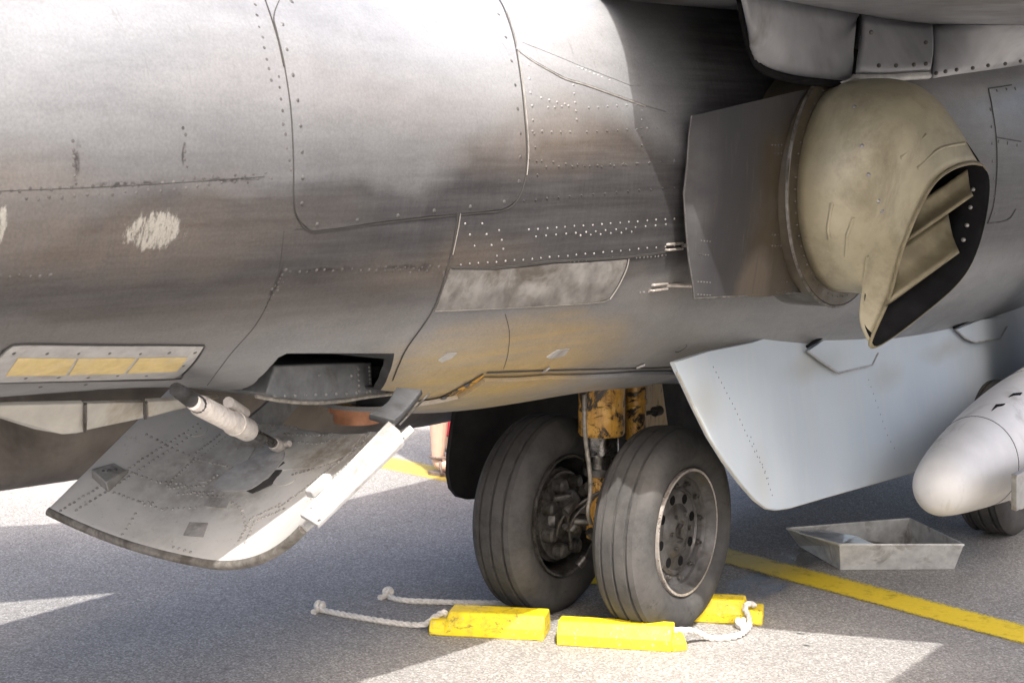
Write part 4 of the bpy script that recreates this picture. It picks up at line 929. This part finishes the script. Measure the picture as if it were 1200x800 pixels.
# ------------------------------------------------------------------ wheels
def tyre_profile(Rt=.338, wd=.105, grooves=(-.045, 0.0, .045), rim=.212):
    half = [(rim-.004, wd*.66), (rim, wd*.78), (rim+.012, wd*.84), (.245, wd*.97), (.27, wd*1.0), (.292, wd*.965), (.310, wd*.88), (.321, wd*.78), (.3275, wd*.70)]
    prof = [(r, -a) for r, a in half]; g = .009
    ys = [-.066]
    crown = lambda y: Rt - .0095*(y/.07)**2
    pts = [(crown(-.068), -.068)]
    for c in sorted(grooves):
        pts += [(crown(c-.0055), c-.0055), (crown(c)-g, c-.0038), (crown(c)-g, c+.0038), (crown(c+.0055), c+.0055), (crown(c+.012), c+.012)]
    pts += [(crown(.068), .068)]
    k = Rt/.338
    return [(r*k, y) for r, y in prof + pts + [(r, a) for r, a in half[::-1]]]
def wheel(parent, y, side, brakes=False, Rt=.343, x=0.0):
    """side=-1: dished face towards starboard"""
    W = empty('wheel', (x, y, 0), parent); z = Rt-.004
    def L(prof): return [(r, a*side*-1) for r, a in prof]
    lathe('tyre', tyre_profile(Rt), 'y', (x, y, z), M['tyre'], W, 96, False, 28)
    # rim: outer face at a=-.08 (outboard); lip, dished well, disc
    out = [(.200, -.060), (.214, -.082), (.212, -.092), (.204, -.092), (.200, -.082), (.192, -.066), (.184, -.060), (.180, -.050), (.172, -.046), (.150, -.044), (.146, -.050), (.134, -.054), (.130, -.046), (.092, -.046), (.085, -.052), (.060, -.060), (.040, -.062), (.034, -.056), (.001, -.056)]
    sg = 1 if side < 0 else -1
    rimo = lathe('rim', [(r, a*sg) for r, a in out[3:]], 'y', (x, y, z), M['hub'], W, 72, False, 30)
    lathe('rim_lip', [(r, a*sg) for r, a in out[:4]], 'y', (x, y, z), M['lip'], W, 72, False, 40)
    lathe('rim_barrel', [(.200, .06*sg), (.214, .082*sg), (.212, .092*sg), (.204, .09*sg), (.196, .06*sg), (.19, -.03*sg)], 'y', (x, y, z), M['steel'], W, 72, False, 40)
    for k in range(8):
        bm = bmesh.new(); a = 2*math.pi*(k+.35)/8; add_tube(bm, [Vector((x+.112*math.cos(a), y-.040*sg, z+.112*math.sin(a))), Vector((x+.112*math.cos(a), y-.0472*sg, z+.112*math.sin(a)))], .017, 14)
        bm_obj('lightening_hole', bm, M['black'], W, 40)  # black disc painted for the dark depth of a hole
    bm = bmesh.new()
    for k in range(12):
        a = 2*math.pi*(k+.2)/12; c = Vector((x+.160*math.cos(a), y-.045*sg, z+.160*math.sin(a))); add_tube(bm, [c, c+Vector((0, -.010*sg, 0))], .010, 6); add_tube(bm, [c, c+Vector((0, -.020*sg, 0))], .005, 8)
    bm_obj('bolt', bm, M['steel'], W, 40)['kind'] = 'stuff'
    bm = bmesh.new()
    add_tube(bm, [Vector((x, y-.056*sg, z)), Vector((x, y-.074*sg, z))], .026, 6); bm_obj('hub_nut', bm, M['steel'], W, 40); bm = bmesh.new()
    for k in range(6):
        a = 2*math.pi*k/6; c = Vector((x+.062*math.cos(a), y-.058*sg, z+.062*math.sin(a))); add_tube(bm, [c, c+Vector((0, -.012*sg, 0))], .008, 6)
    bm_obj('hub_bolt', bm, M['steel'], W, 40)['kind'] = 'stuff'
    if brakes:
        Bk = sg
        lathe('brake_disc', [(.03, .02*Bk), (.165, .03*Bk), (.165, .05*Bk), (.155, .055*Bk), (.155, .07*Bk), (.10, .075*Bk), (.09, .095*Bk), (.05, .10*Bk), (.03, .10*Bk)], 'y', (x, y, z), M['steel'], W, 48)
        for k in range(8):
            bm = bmesh.new(); a = 2*math.pi*(k+.5)/8; c = Vector((x+.122*math.cos(a), y+.06*Bk, z+.122*math.sin(a))); add_tube(bm, [c, c+Vector((0, .045*Bk, 0)), c+Vector((0, .052*Bk, 0))], [.026, .026, .018], 14)
            bm_obj('brake_cylinder', bm, M['steel'], W, 40)
    return W
YN, YF = -.225, .245
wheel(LEG, YN, -1); wheel(LEG, YF, 1, True)
LEG.location = (-.008, -.004, 0); LEG.rotation_euler = (0, 0, R(2.5))

# ------------------------------------------------------------------ gear doors
def door(name, px, ytop, ybot, mats, ztop=.95, zbot=.42, mirror=False):
    vs = []
    for u, v in px:
        y = ytop
        for _ in range(12):
            p = on_y(u, v, y); t = max(-.2, min(1.2, (ztop-p.z)/(ztop-zbot))); y = ytop + (ybot-ytop)*t
        vs.append(on_y(u, v, y))
    if mirror: vs = [Vector((p.x, -p.y, p.z)) for p in vs]
    n = len(vs)
    bm = bmesh.new(); a = [bm.verts.new(p) for p in vs]; f = bm.faces.new(a); sgn = 1 if not mirror else -1
    b = [bm.verts.new(p + Vector((0, .016*sgn, 0))) for p in vs]; g = bm.faces.new(b[::-1])
    for i in range(n): bm.faces.new((a[i], a[(i+1) % n], b[(i+1) % n], b[i]))
    bmesh.ops.triangulate(bm, faces=[f, g]); 
    return bm_obj(name, bm, mats, AC, 40)
dpx = [(790, 425), (795, 436), (803, 452), (815, 478), (832, 512), (850, 541), (868, 565), (886, 586), (898, 595), (910, 597), (925, 595), (980, 579), (1040, 562), (1080, 550), (1200, 508), (1300, 470), (1300, 300), (1200, 318), (1100, 340), (1000, 360), (950, 380), (880, 402), (830, 412)]
D1 = door('gear_door', dpx, -.52, -.60, M['door'])
# left door shows its inner face, its shade painted as near-black
yD = .58
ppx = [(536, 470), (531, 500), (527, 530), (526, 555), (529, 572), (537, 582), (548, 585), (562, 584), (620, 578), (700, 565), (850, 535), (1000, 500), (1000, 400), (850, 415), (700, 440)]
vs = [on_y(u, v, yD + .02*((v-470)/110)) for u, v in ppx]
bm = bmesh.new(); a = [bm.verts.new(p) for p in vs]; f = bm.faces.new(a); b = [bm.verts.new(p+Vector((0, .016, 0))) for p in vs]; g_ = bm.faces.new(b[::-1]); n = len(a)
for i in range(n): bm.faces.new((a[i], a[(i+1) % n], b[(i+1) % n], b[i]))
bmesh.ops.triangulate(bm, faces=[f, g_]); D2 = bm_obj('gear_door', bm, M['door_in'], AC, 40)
edge_px = [(795, 436), (803, 452), (815, 478), (832, 512), (850, 541), (868, 565), (886, 586), (898, 595), (910, 597), (925, 595), (980, 579), (1040, 562), (1080, 550)]
def door_pt(u, v, off=0):
    y = -.52
    for _ in range(12):
        p = on_y(u, v, y); t = max(-.2, min(1.2, (.95-p.z)/.53)); y = -.52 - .08*t
    return on_y(u, v, y-off)
tube('door_edge', [door_pt(u, v) + Vector((0, .006, 0)) for u, v in edge_px], .0042, M['strake'], D1, 8)
bm = bmesh.new()
for u, v in walk([(836, 430), (862, 480), (880, 520), (895, 550), (905, 580)], count=24) + walk([(1018, 445), (1040, 510), (1048, 525)], count=10) + walk([(880, 512), (900, 560)], count=6): add_dome(bm, door_pt(u, v), Vector((0, -1, 0)), .0035, .0008, 6)
bm_obj('rivets', bm, M['rivet_dark'], D1, 60)['kind'] = 'stuff'
def hinge(px, curve_px):
    vs = [door_pt(u, v, .012) for u, v in px]; h = pydata('hinge_plate', vs, [tuple(range(len(vs)))], M['door'], D1, False, .010, 0, .002)
    tube('plate_edge', [door_pt(u, v, .018) for u, v in curve_px], .004, M['plate'], h, 8)
hinge([(946, 411), (960, 422), (983, 437), (1022, 428), (1029, 414), (1010, 375), (1000, 374)], [(946, 411), (960, 422), (983, 437), (1022, 428), (1029, 414)])
hinge([(1120, 386), (1130, 396), (1142, 401), (1172, 397), (1180, 383), (1175, 372), (1150, 374)], [(1120, 386), (1130, 396), (1142, 401), (1172, 397), (1180, 383)])
tube('hinge_seal', [door_pt(u, v, .02) for u, v in [(946, 406), (975, 388), (1002, 372)]], .006, M['black'], D1, 8)
tube('hinge_seal', [door_pt(u, v, .02) for u, v in [(1118, 384), (1150, 368), (1200, 345)]], .006, M['black'], D1, 8)
# rounded belly bulges above the hinge plates
for (u, v, rx) in [(985, 402, .14), (1155, 376, .16)]:
    c = door_pt(u, v-20, -.06); bm = bmesh.new(); bmesh.ops.create_uvsphere(bm, u_segments=28, v_segments=14, radius=1, matrix=Matrix.Translation(c) @ Matrix.Diagonal((rx*1.3, .10, .05, 1)))
    bm_obj('hinge_bulge', bm, M['wing'], AC, 60)

# ------------------------------------------------------------------ silver pod with tail fin, and the forward wheel behind it
tip = on_y(1097, 578, -.90)
POD = empty('silver_pod', (0, 0, 0), AC)
prof = [(.001, 0), (.03, .006), (.06, .022), (.085, .05), (.102, .09), (.125, .2), (.15, .36), (.18, .6), (.205, .85), (.225, 1.15), (.24, 1.5), (.245, 2.0), (.24, 2.6), (.2, 3.3), (.12, 3.9), (.001, 4.2)]
pc = tip + Vector((0, .02, .0)); pp = catmull([(r, a, 0) for r, a in prof], 4)
bm = bmesh.new(); rings = []
for q in pp:
    r, a = q.x, q.y; lift = .13*(1-math.exp(-a/1.0)) if a < 2.4 else .13*(1-math.exp(-2.4))
    rings.append([bm.verts.new((pc.x+a, pc.y+r*math.cos(2*math.pi*k/48), pc.z+lift+r*math.sin(2*math.pi*k/48)*1.06)) for k in range(48)])
for a, b in zip(rings, rings[1:]):
    for k in range(48): bm.faces.new((a[k], a[(k+1) % 48], b[(k+1) % 48], b[k]))
bmesh.ops.recalc_face_normals(bm, faces=bm.faces)
PBV = BVHTree.FromBMesh(bm); body = bm_obj('pod_body', bm, M['silver'], POD, 50)
for px in ([(1162, 481), (1167, 474), (1178, 473), (1175, 475), (1169, 476)], [(1182, 465), (1187, 461), (1198, 460), (1196, 462.5), (1188, 463)]):
    vv = []
    for u, v in px:
        p, n, _, _ = PBV.ray_cast(CAM, ray(u, v))
        if p: vv.append(p - ray(u, v)*.004)
    if len(vv) > 2: pydata('slot', vv, [tuple(range(len(vv)))], M['black'], POD, False, .004, 0)
bm = bmesh.new()
for a_ in (.42, 1.05):
    r_a = float(np.interp(a_, [q[1] for q in prof], [q[0] for q in prof])); lift = .13*(1-math.exp(-a_))
    add_tube(bm, [(pc.x+a_, pc.y+r_a*math.cos(2*math.pi*k/48), pc.z+lift+r_a*math.sin(2*math.pi*k/48)*1.06) for k in range(49)], .0022, 6, False)
bm_obj('seam_ring', bm, M['smudge'], POD, 60)['kind'] = 'stuff'
fa, fb = on_y(1188, 556, pc.y-.26), on_y(1188, 598, pc.y-.24)
pydata('pod_fin', [fa, fa+Vector((.9, 0, .02)), fb+Vector((.9, 0, .0)), fb], [(0, 1, 2, 3)], M['plate'], POD, False, .02, 0, .003)
bm = bmesh.new(); add_box(bm, (1.95, -.93, .62), (2.9, -.83, 1.7)); bm_obj('pylon', bm, M['wing'], POD, 30, .01)
wp = on_z(1168, 626)
NG = empty('forward_gear', (0, 0, 0), AC)
wheel(NG, wp.y, -1, False, .33, wp.x+.04)
tube('strut', [(wp.x+.04, wp.y+.14, .33), (wp.x+.04, wp.y+.18, .95)], .05, M['gear'], NG, 20)
tube('axle', [(wp.x+.04, wp.y-.03, .33), (wp.x+.04, wp.y+.15, .33)], .03, M['steel'], NG, 16)

TK = empty('drop_tank', (0, 0, 0), AC)
bm = bmesh.new(); rings = []
for x, r, zc_ in ((-4.3, .001, .98), (-4.1, .06, .97), (-3.6, .12, .94), (-2.9, .17, .90), (-2.0, .20, .86), (-1.0, .21, .83), (0, .21, .80), (1.0, .20, .79), (1.8, .16, .78), (2.3, .09, .78), (2.5, .001, .78)):
    rings.append([bm.verts.new((x, .81 + r*math.cos(2*math.pi*k/40), zc_ + r*math.sin(2*math.pi*k/40))) for k in range(40)])
for a, b in zip(rings, rings[1:]):
    for k in range(40): bm.faces.new((a[k], a[(k+1) % 40], b[(k+1) % 40], b[k]))
M['tank'] = simple('grimy_tank_paint', (.135, .12, .108), .5, .05, .25, 6, ((.07, .06, .052), .55))
bm_obj('tank_body', bm, M['tank'], TK, 60)
bm = bmesh.new(); add_box(bm, (-.6, .80, .98), (.9, .88, 2.0)); bm_obj('pylon', bm, M['wing'], TK, 30, .01)
# ------------------------------------------------------------------ tail (out of the picture, throws no shadow into it)
bm = bmesh.new()
for y0 in (-1, 1):
    v = [bm.verts.new(p) for p in ((-5.1, y0*.2, 1.95), (-6.3, y0*.2, 1.95), (-7.0, y0*1.9, 1.6), (-6.4, y0*1.9, 1.6))]; w_ = [bm.verts.new(q.co+Vector((0, 0, .05))) for q in v]
    bm.faces.new(v); bm.faces.new(w_[::-1])
    for i in range(4): bm.faces.new((v[i], v[(i+1) % 4], w_[(i+1) % 4], w_[i]))
bm_obj('tailplane', bm, M['wing'], AC, 30, .01)
bm = bmesh.new(); v = [bm.verts.new(p) for p in ((-4.6, -.04, 2.0), (-6.2, -.04, 2.0), (-6.9, -.03, 3.3), (-6.2, -.03, 3.3))]; w_ = [bm.verts.new(Vector((q.co.x, -q.co.y, q.co.z))) for q in v]
bm.faces.new(v); bm.faces.new(w_[::-1])
for i in range(4): bm.faces.new((v[i], v[(i+1) % 4], w_[(i+1) % 4], w_[i]))
bm_obj('fin', bm, M['wing'], AC, 30, .01)

# ------------------------------------------------------------------ chocks
def chock(a, b, wd, label, step='b', h=.078, back=1):
    """a, b: ground points of the front lower edge; the block lies behind that edge"""
    a, b = Vector((a.x, a.y, 0)), Vector((b.x, b.y, 0)); L = (b-a).length; X = (b-a).normalized(); Y = Vector((-X.y, X.x, 0))*back
    o = empty('wheel_chock', a); tag(o, label, 'wheel chock', 'yellow wheel chocks')
    st = .055
    secs = [(0, h), (L, h)]
    if step == 'b': secs = [(0, h), (L-st-.008, h), (L-st, h*.62), (L, h*.60)]
    if step == 'a': secs = [(0, h*.60), (st, h*.62), (st+.008, h), (L, h)]
    bm = bmesh.new(); rings = []
    for x, hh in secs:
        ins = .030*hh/h
        rings.append([bm.verts.new(a + X*x + Y*yy + Vector((0, 0, zz))) for yy, zz in ((0, 0), (0.004, hh*.45), (ins, hh), (wd-ins, hh), (wd-.004, hh*.45), (wd, 0))])
    for p, q in zip(rings, rings[1:]):
        for k in range(6): bm.faces.new((p[k], p[(k+1) % 6], q[(k+1) % 6], q[k]))
    bm.faces.new(rings[0][::-1]); bm.faces.new(rings[-1])
    bm_obj('chock_block', bm, M['yellow'], o, 20, .005)
    return a, X, Y, L
chock(on_z(502, 744), on_z(637, 751), .15, 'yellow chock half in shade with knotted rope end trailing away', 'a')
chock(on_z(652, 756), on_z(787, 764), .115, 'sunlit yellow chock at the foot of the outer tyre', 'none')
bm = None
CK = chock(on_z(788.5, 764), on_z(806, 762), .10, 'x', 'none', .05)
# join the rope lug to the sunlit chock
lugs = [o for o in bpy.data.objects if o.get('label') == 'x'][0]; lug = lugs.children[0]; main = [o for o in bpy.data.objects if o.get('label', '').startswith('sunlit yellow')][0]
lug.parent = main; lug.matrix_parent_inverse = Matrix.Translation(-main.location); lug.name = 'rope_lug'; bpy.data.objects.remove(lugs)
c3b = on_z(888, 733); c3d = Vector((.42, -.9, 0)).normalized()
chock(c3b - c3d*.36, c3b + Vector((.012, -.012, 0)), .13, 'yellow chock in front of the outer tyre tied to a white rope', 'b')
chock(Vector((.30, .40, 0)), Vector((.44, .08, 0)), .13, 'yellow chock tucked in front of the inner tyre', 'none')

# ------------------------------------------------------------------ ropes
def rope(path, r, label, knots=(), name='rope'):
    P_ = catmull(path, 14); n = len(P_); L = [0]
    for a, b in zip(P_, P_[1:]): L.append(L[-1] + (b-a).length)
    o = empty(name, P_[0]); tag(o, label, 'rope', 'white chock ropes')
    m = max(20, int(L[-1]/.0045)); Q = []; k = 0
    for i in range(m+1):
        s = L[-1]*i/m
        while k < n-2 and L[k+1] < s: k += 1
        Q.append(P_[k].lerp(P_[k+1], (s-L[k])/max(1e-9, L[k+1]-L[k])))
    for st in range(3):
        pts = []
        for i in range(m+1):
            t = (Q[min(i+1, m)]-Q[max(i-1, 0)]).normalized(); u = Vector((0, 0, 1)); u = (u-t*u.dot(t)).normalized() if abs(t.z) < .95 else t.orthogonal().normalized(); b = t.cross(u)
            a = 2*math.pi*(i*.0045/(r*7.5) + st/3); pts.append(Q[i] + (u*math.cos(a)+b*math.sin(a))*r*.5)
        bm = bmesh.new(); add_tube(bm, pts, r*.56, 6); bm_obj('strand', bm, M['rope'], o, 70)
    for c in knots:
        bm = bmesh.new()
        for j in range(3):
            ax_ = Vector((random.uniform(-1, 1), random.uniform(-1, 1), random.uniform(-1, 1))).normalized(); a1 = ax_.orthogonal().normalized(); a2 = ax_.cross(a1)
            add_tube(bm, [c + Vector((0, 0, r*1.9)) + (a1*math.cos(2*math.pi*q/14) + a2*math.sin(2*math.pi*q/14))*r*1.35 + ax_*r*.3*math.sin(4*math.pi*q/14) for q in range(15)], r*.8, 8)
        e = Vector((random.uniform(-1, 1), random.uniform(-1, 1), 0)).normalized()
        add_tube(bm, [c + Vector((0, 0, r)), c + e*r*2.6 + Vector((0, 0, r*.8)), c + e*r*4 + Vector((0, 0, r*.7))], [r*.9, r*.95, r*1.1], 8)
        bm_obj('knot', bm, M['rope'], o, 60)
r_ = .0105
def gz(u, v, z=r_): return on_z(u, v, z)
k1 = on_z(375, 716, 0)
rope([gz(376, 714), gz(400, 719), gz(440, 726), gz(475, 731), gz(497, 731, .02), gz(510, 722, .05), gz(520, 717, .07), gz(524, 723, .045)], r_, 'white twisted rope from the half shaded chock ending in a round knot', [k1])
k2 = on_z(455, 700, 0)
rope([gz(456, 699), gz(475, 703), gz(520, 705), gz(570, 706), gz(640, 708)], r_, 'white rope with frayed knot running behind the inner tyre', [k2])
rope([gz(790, 738, .055), gz(806, 738, .055), gz(818, 741, .035), gz(832, 747), gz(850, 747), gz(868, 743), gz(878, 733), gz(877, 722, .03), gz(873, 713, .06), gz(877, 707, .075), gz(884, 709, .06)], r_, 'white rope looped between the sunlit chock and the chock in front', [on_z(868, 736, 0)])

# ------------------------------------------------------------------ drip pan
def pan():
    base = [on_z(985, 668), on_z(1118, 667)]
    rimh = .115
    top = [on_z(984, 638, rimh), on_z(1129, 638, rimh), on_z(1066, 607.5, rimh), on_z(922, 619, rimh)]
    b0, b1 = base; dx = (top[2]-top[1])*.86
    bot = [b0, b1, b1 + dx - (b1-b0)*.05, b0 + dx - (b1-b0)*.02]
    o = empty('drip_pan', (b0+b1)/2); tag(o, 'galvanised steel drip pan with sloping sides on the asphalt beyond the wheels', 'drip pan')
    lift = Vector((0, 0, .003)); bot = [p+lift for p in bot]
    vs = bot + top
    for i in range(4):
        j = (i+1) % 4; pydata('side_panel', [vs[i], vs[j], vs[j+4], vs[i+4]], [(0, 1, 2, 3)], [M['pan']], o, False, .003, 0)
    pydata('pan_floor', bot, [(0, 1, 2, 3)], M['panin'], o, False, .003, 0)
    tube('rolled_rim', top + [top[0]], .0048, M['pan'], o, 8)
    s = [on_z(935, 624, rimh+.006), on_z(985, 637, rimh+.007), on_z(1023, 637, rimh+.006), on_z(1003, 628, rimh-.01), on_z(965, 621, rimh-.01)]
    q = pydata('plastic_sheet', s, [tuple(range(5))], M['sheet'], None, False, .003, 0); tag(q, 'glossy clear plastic sheet lying across a corner of the drip pan', 'plastic sheet')
pan()

# ------------------------------------------------------------------ person beyond the aircraft
def person():
    g = on_z(526, 553); base = Vector((g.x, g.y, 0)); f = Vector((.30, -.95, 0)).normalized(); r = Vector((f.y, -f.x, 0))
    o = empty('person', base); tag(o, 'person in red knee length trousers and strapped sandals standing beyond the aircraft', 'person')
    def W(a, b, z): return base + r*a + f*b + Vector((0, 0, z))
    def skin_mesh(name, nodes, edges, mats, sub=2):
        me = bpy.data.meshes.new(name); me.from_pydata([tuple(W(*n[:3])) for n in nodes], edges, []); ob = mesh_obj(name, me, mats, o, False)
        ob.modifiers.new('k', 'SKIN'); 
        for v, n in zip(me.skin_vertices[0].data, nodes): v.radius = (n[3], n[3]); v.use_root = False
        me.skin_vertices[0].data[0].use_root = True
        s = ob.modifiers.new('s', 'SUBSURF'); s.levels = s.render_levels = sub; return ob
    nodes = [(0, 0, .92, .13), (0, .01, 1.15, .12), (0, 0, 1.38, .14), (0, 0, 1.48, .06), (0, .015, 1.58, .055), (0, .02, 1.66, .085), (0, .01, 1.72, .06)]
    ed = [(i, i+1) for i in range(6)]
    for s in (-1, 1):
        n0 = len(nodes); nodes += [(s*.09, 0, .84, .085), (s*.10, .015, .48, .055), (s*.10, -.01, .33, .055), (s*.10, -.02, .10, .034), (s*.10, -.02, .06, .034), (s*.105, .06, .045, .033), (s*.11, .15, .035, .028)]
        ed += [(0, n0)] + [(n0+i, n0+i+1) for i in range(6)]
        n1 = len(nodes); nodes += [(s*.19, 0, 1.40, .05), (s*.24, -.02, 1.14, .04), (s*.23, .08, .92, .032), (s*.23, .11, .84, .03)]
        ed += [(2, n1)] + [(n1+i, n1+i+1) for i in range(3)]
    skin_mesh('body', nodes, ed, M['skin'])
    skin_mesh('shirt', [(0, 0, .95, .15), (0, .01, 1.15, .135), (0, 0, 1.38, .155), (.2, 0, 1.40, .065), (.25, -.02, 1.22, .06), (-.2, 0, 1.40, .065), (-.25, -.02, 1.22, .06)], [(0, 1), (1, 2), (2, 3), (3, 4), (2, 5), (5, 6)], M['shirt'])
    for s in (-1, 1):
        bm = bmesh.new(); add_tube(bm, [W(s*.085, 0, .95), W(s*.095, .01, .75), W(s*.10, .012, .48), W(s*.10, .005, .42)], [.13, .11, .085, .082], 20, False); bm_obj('trouser_leg', bm, M['red'], o, 60)
        bm = bmesh.new(); sole = []
        for z in (.0, .022):
            sole.append([bm.verts.new(W(s*.105 + .042*math.cos(t)*(1 if math.sin(t) > 0 else .85), .055 + .125*math.sin(t), z)) for t in [2*math.pi*k/18 for k in range(18)]])
        for k in range(18): bm.faces.new((sole[0][k], sole[0][(k+1) % 18], sole[1][(k+1) % 18], sole[1][k]))
        bm.faces.new(sole[0][::-1]); bm.faces.new(sole[1])
        for yy, zz, rr_ in ((.02, .055, .042), (.09, .05, .036)):
            add_tube(bm, [W(s*.105 + rr_*math.cos(t), yy - .02*abs(math.sin(t)), .02 + zz*math.sin(t)*1.2) for t in [math.pi*k/10 for k in range(11)]], .007, 6)
        add_tube(bm, [W(s*.10 + .04*math.cos(t), -.015 + .045*math.sin(t), .095) for t in [2*math.pi*k/14 for k in range(15)]], .007, 6)
        bm_obj('sandal', bm, M['shoe'], o, 40)
    bm = bmesh.new(); bmesh.ops.create_uvsphere(bm, u_segments=20, v_segments=12, radius=1, matrix=Matrix.Translation(W(0, -.01, 1.695)) @ Matrix.Diagonal((.092, .098, .09, 1))); bm_obj('hair', bm, M['hair'], o, 60)
person()
def bag():
    g = on_z(537, 553); b = Vector((g.x+.02, g.y-.02, 0)); X = Vector((.81, -.59, 0)).normalized(); Y = Vector((.59, .81, 0))
    o = empty('red_bag', b); tag(o, 'red cloth bag hanging beside the leg of the person beyond the aircraft', 'bag')
    bm = bmesh.new(); rings = []
    for z, wx, wy in ((.19, .13, .05), (.20, .15, .07), (.35, .17, .08), (.52, .16, .03), (.54, .16, .012)):
        rings.append([bm.verts.new(b + X*wx*math.copysign(abs(math.cos(t))**.5, math.cos(t)) + Y*wy*math.copysign(abs(math.sin(t))**.7, math.sin(t)) + Vector((0, 0, z))) for t in [2*math.pi*k/24 for k in range(24)]])
    for p, q in zip(rings, rings[1:]):
        for k in range(24): bm.faces.new((p[k], p[(k+1) % 24], q[(k+1) % 24], q[k]))
    bm.faces.new(rings[0][::-1]); bm_obj('pouch', bm, M['red'], o, 50)
    tube('handle', catmull([b+X*-.09+Vector((0, 0, .53)), b+X*-.05+Vector((0, 0, .75)), b+Vector((0, 0, .84)), b+X*.05+Vector((0, 0, .75)), b+X*.09+Vector((0, 0, .53))], 6), .008, M['red'], o, 8)
bag()
